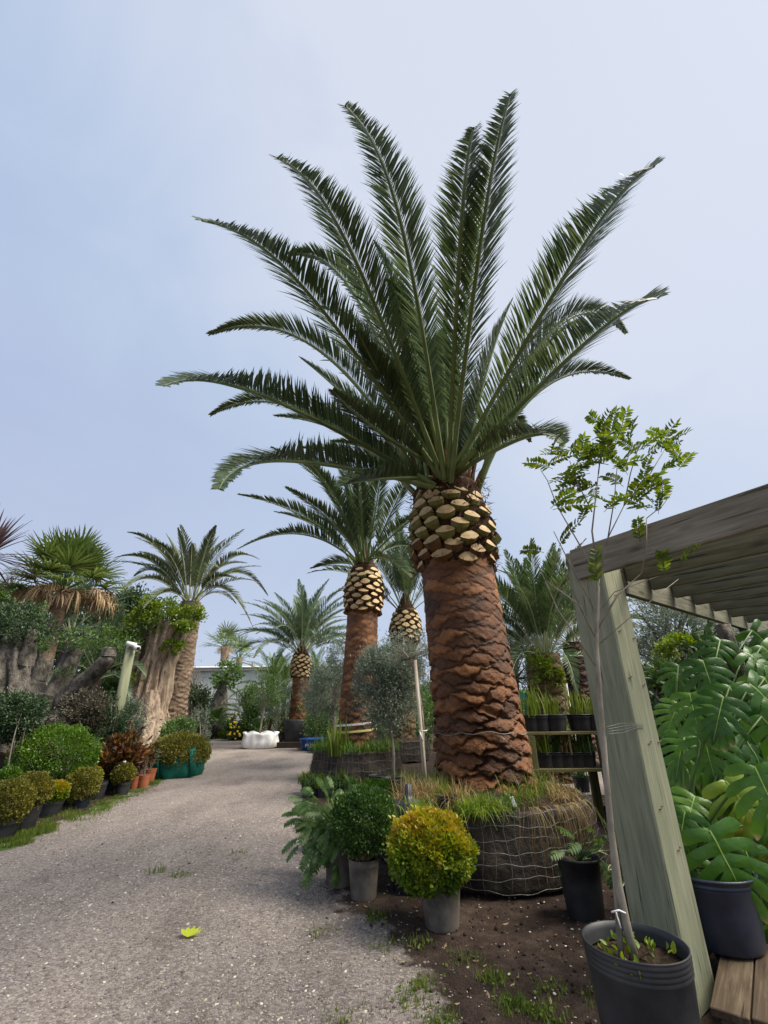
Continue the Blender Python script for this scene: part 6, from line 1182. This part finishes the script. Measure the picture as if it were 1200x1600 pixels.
# (base px, base py, depth, tip direction px/py, scale, old)
MLV = [(1098, 1033, 3.9, (.1, .9), .42, 0), (1140, 1073, 3.7, (.2, 1), .48, 0), (1078, 1085, 3.8, (-.1, 1), .42, 0), (1152, 1135, 3.45, (.5, 1), .50, 0), (1098, 1142, 3.45, (0, 1), .42, 0), (1070, 1150, 3.6, (-.5, .9), .38, 0),
       (1135, 1222, 3.2, (.55, .8), .46, 1), (1085, 1245, 3.3, (-.6, .9), .36, 0), (1172, 1070, 3.6, (.8, .8), .5, 0), (1190, 1120, 3.4, (.6, .9), .48, 0), (1110, 1300, 3.0, (.45, 1), .48, 0), (1095, 1370, 3.1, (.2, 1), .40, 0),
       (1160, 1290, 3.3, (.6, .6), .38, 1), (1190, 1240, 3.2, (.5, 1), .42, 0), (1060, 1100, 3.9, (-.6, .8), .34, 0), (1165, 1020, 4.1, (.7, .6), .45, 0), (1190, 1010, 4.3, (.6, .8), .5, 0), (1125, 1000, 4.2, (-.3, .8), .4, 0), (1150, 1180, 3.6, (-.3, 1), .44, 0), (1115, 1195, 3.6, (-.6, .8), .4, 0),
       (1188, 1320, 3.3, (.4, 1), .36, 0), (1170, 1380, 3.2, (.4, .9), .32, 0), (1080, 1190, 3.7, (-.7, .7), .38, 0), (1130, 1120, 3.9, (.4, .8), .45, 0), (1105, 1075, 4.1, (.5, .6), .42, 0), (1195, 1170, 3.7, (.3, 1), .5, 0), (1060, 1040, 4.2, (-.3, .7), .34, 0), (1150, 1240, 3.7, (.0, 1), .45, 0), (1100, 1215, 3.8, (.3, 1), .42, 0), (1140, 1330, 3.6, (-.2, 1), .38, 0), (1085, 1300, 3.5, (-.3, 1), .34, 0), (1195, 1060, 3.9, (.2, 1), .48, 0), (1112, 1350, 3.15, (.2, 1), .36, 0), (1165, 1330, 3.1, (.2, 1), .34, 0), (1070, 1270, 3.15, (-.3, 1), .30, 0), (1180, 1200, 3.0, (.2, 1), .42, 0), (1130, 1090, 3.2, (-.4, 1), .36, 0), (1195, 1400, 3.1, (.5, .6), .32, 0), (1175, 985, 4.6, (.5, .5), .45, 0), (1115, 1040, 4.4, (.5, .7), .42, 0), (1205, 1290, 3.5, (-.3, 1), .4, 1)]
for k, (x, y, Yl, (dx, dy), s_, old) in enumerate(MLV):
    a = P(x, y, Yl); b1 = P(x + dx * 60, y + dy * 60, Yl) - a; b1 = nrm(b1) + V3([0, rg2.uniform(-.5, -.15), 0]); first = Yl < 3.75; root_, oo = (mo, om) if first else (mo2, om2)
    me = (MO[k % 2] if old else ML[k % 5]); stalk_leaf(root_, oo, a, b1, (-.35 + rg2.normal(0, .25), -.75, .75 + rg2.normal(0, .2)), me, s_ * .84, .007, 'mid_leaf', (rg2.normal(0, .05), .16 + rg2.normal(0, .05), .28), sag=.10)
# low climbing filler behind the monstera and under the pergola
shrub('leafy_shrub', 'dense dark shrub behind the monstera under the pergola', 'shrub', 1160, 1260, 1150, 120, 130, 5.4, 'dark_leaf', 9000, .09, .045, 95, 50, .2, r0=.03)
shrub('fern_clump', 'bright feathery fern top between the olive and the monstera', 'fern', 1062, 1120, 1010, 26, 16, 5.6, 'lime_leaf', 900, .05, .02, 96, 16, .3, nst=10, r0=.008)
shrub('leafy_shrub', 'scruffy shrub with pale twigs just behind the pergola post', 'shrub', 1040, 1150, 1065, 26, 30, 5.9, 'mid_leaf', 1300, .06, .03, 97, 16, .3, nst=20, r0=.01)
shrub('leafy_shrub', 'green shrub low behind the pergola post foot', 'shrub', 1030, 1280, 1210, 40, 60, 6.4, 'mid_leaf', 2400, .08, .04, 98, 20, .3, nst=20, r0=.01)
# deck at the lower right corner
dc = G(1109, 1573, .13); dk = thing('timber_deck', 'weathered timber boards stained dark, lower right corner under the blue black pot', 'deck', (dc[0], dc[1], 0)); dd = nrm(V3([.62, .78, 0])); dn = V3([dd[1], -dd[0], 0])
for k in range(5):
    a = dn * (.068 + .146 * k) + V3([0, 0, .115 + .002 * (k % 2)]) + dd * (.0 + .012 * (k % 3)); plank('board', a, a + dd * 2.2, .138, .032, MAT['old_deck'], dn, dk, V3([0, 0, 0]))
for k in (.12, .9, 1.7): a = dd * k + dn * .02 + V3([0, 0, .048]); plank('joist', a, a + dn * .74, .09, .094, MAT['old_deck'], dd, dk, V3([0, 0, 0]))
# distant hedge line on the right so that the yard is closed
for k, (x, yc, rx, ry, Yv, mt, lb) in enumerate(((960, 1090, 60, 30, 26, 'mid_leaf', 'far hedge behind the pergola post'), (1080, 1080, 90, 46, 20, 'dark_leaf', 'far dark tree mass under the pergola'), (1250, 1060, 120, 70, 16, 'dark_leaf', 'dark trees beyond the pergola, outside the right edge'), (700, 1100, 60, 34, 26, 'dark_leaf', 'far trees hidden behind the big trunk'), (810, 1105, 50, 22, 25, 'mid_leaf', 'low far shrubs left of the shade cloth'))):
    shrub('far_tree', lb, 'tree', x, 1130, yc, rx, ry, Yv, mt, 5000, .2, .09, 900 + k, 40, .2, 14, 'far trees beyond the yard', r0=.12, stemmat='bark_olive')
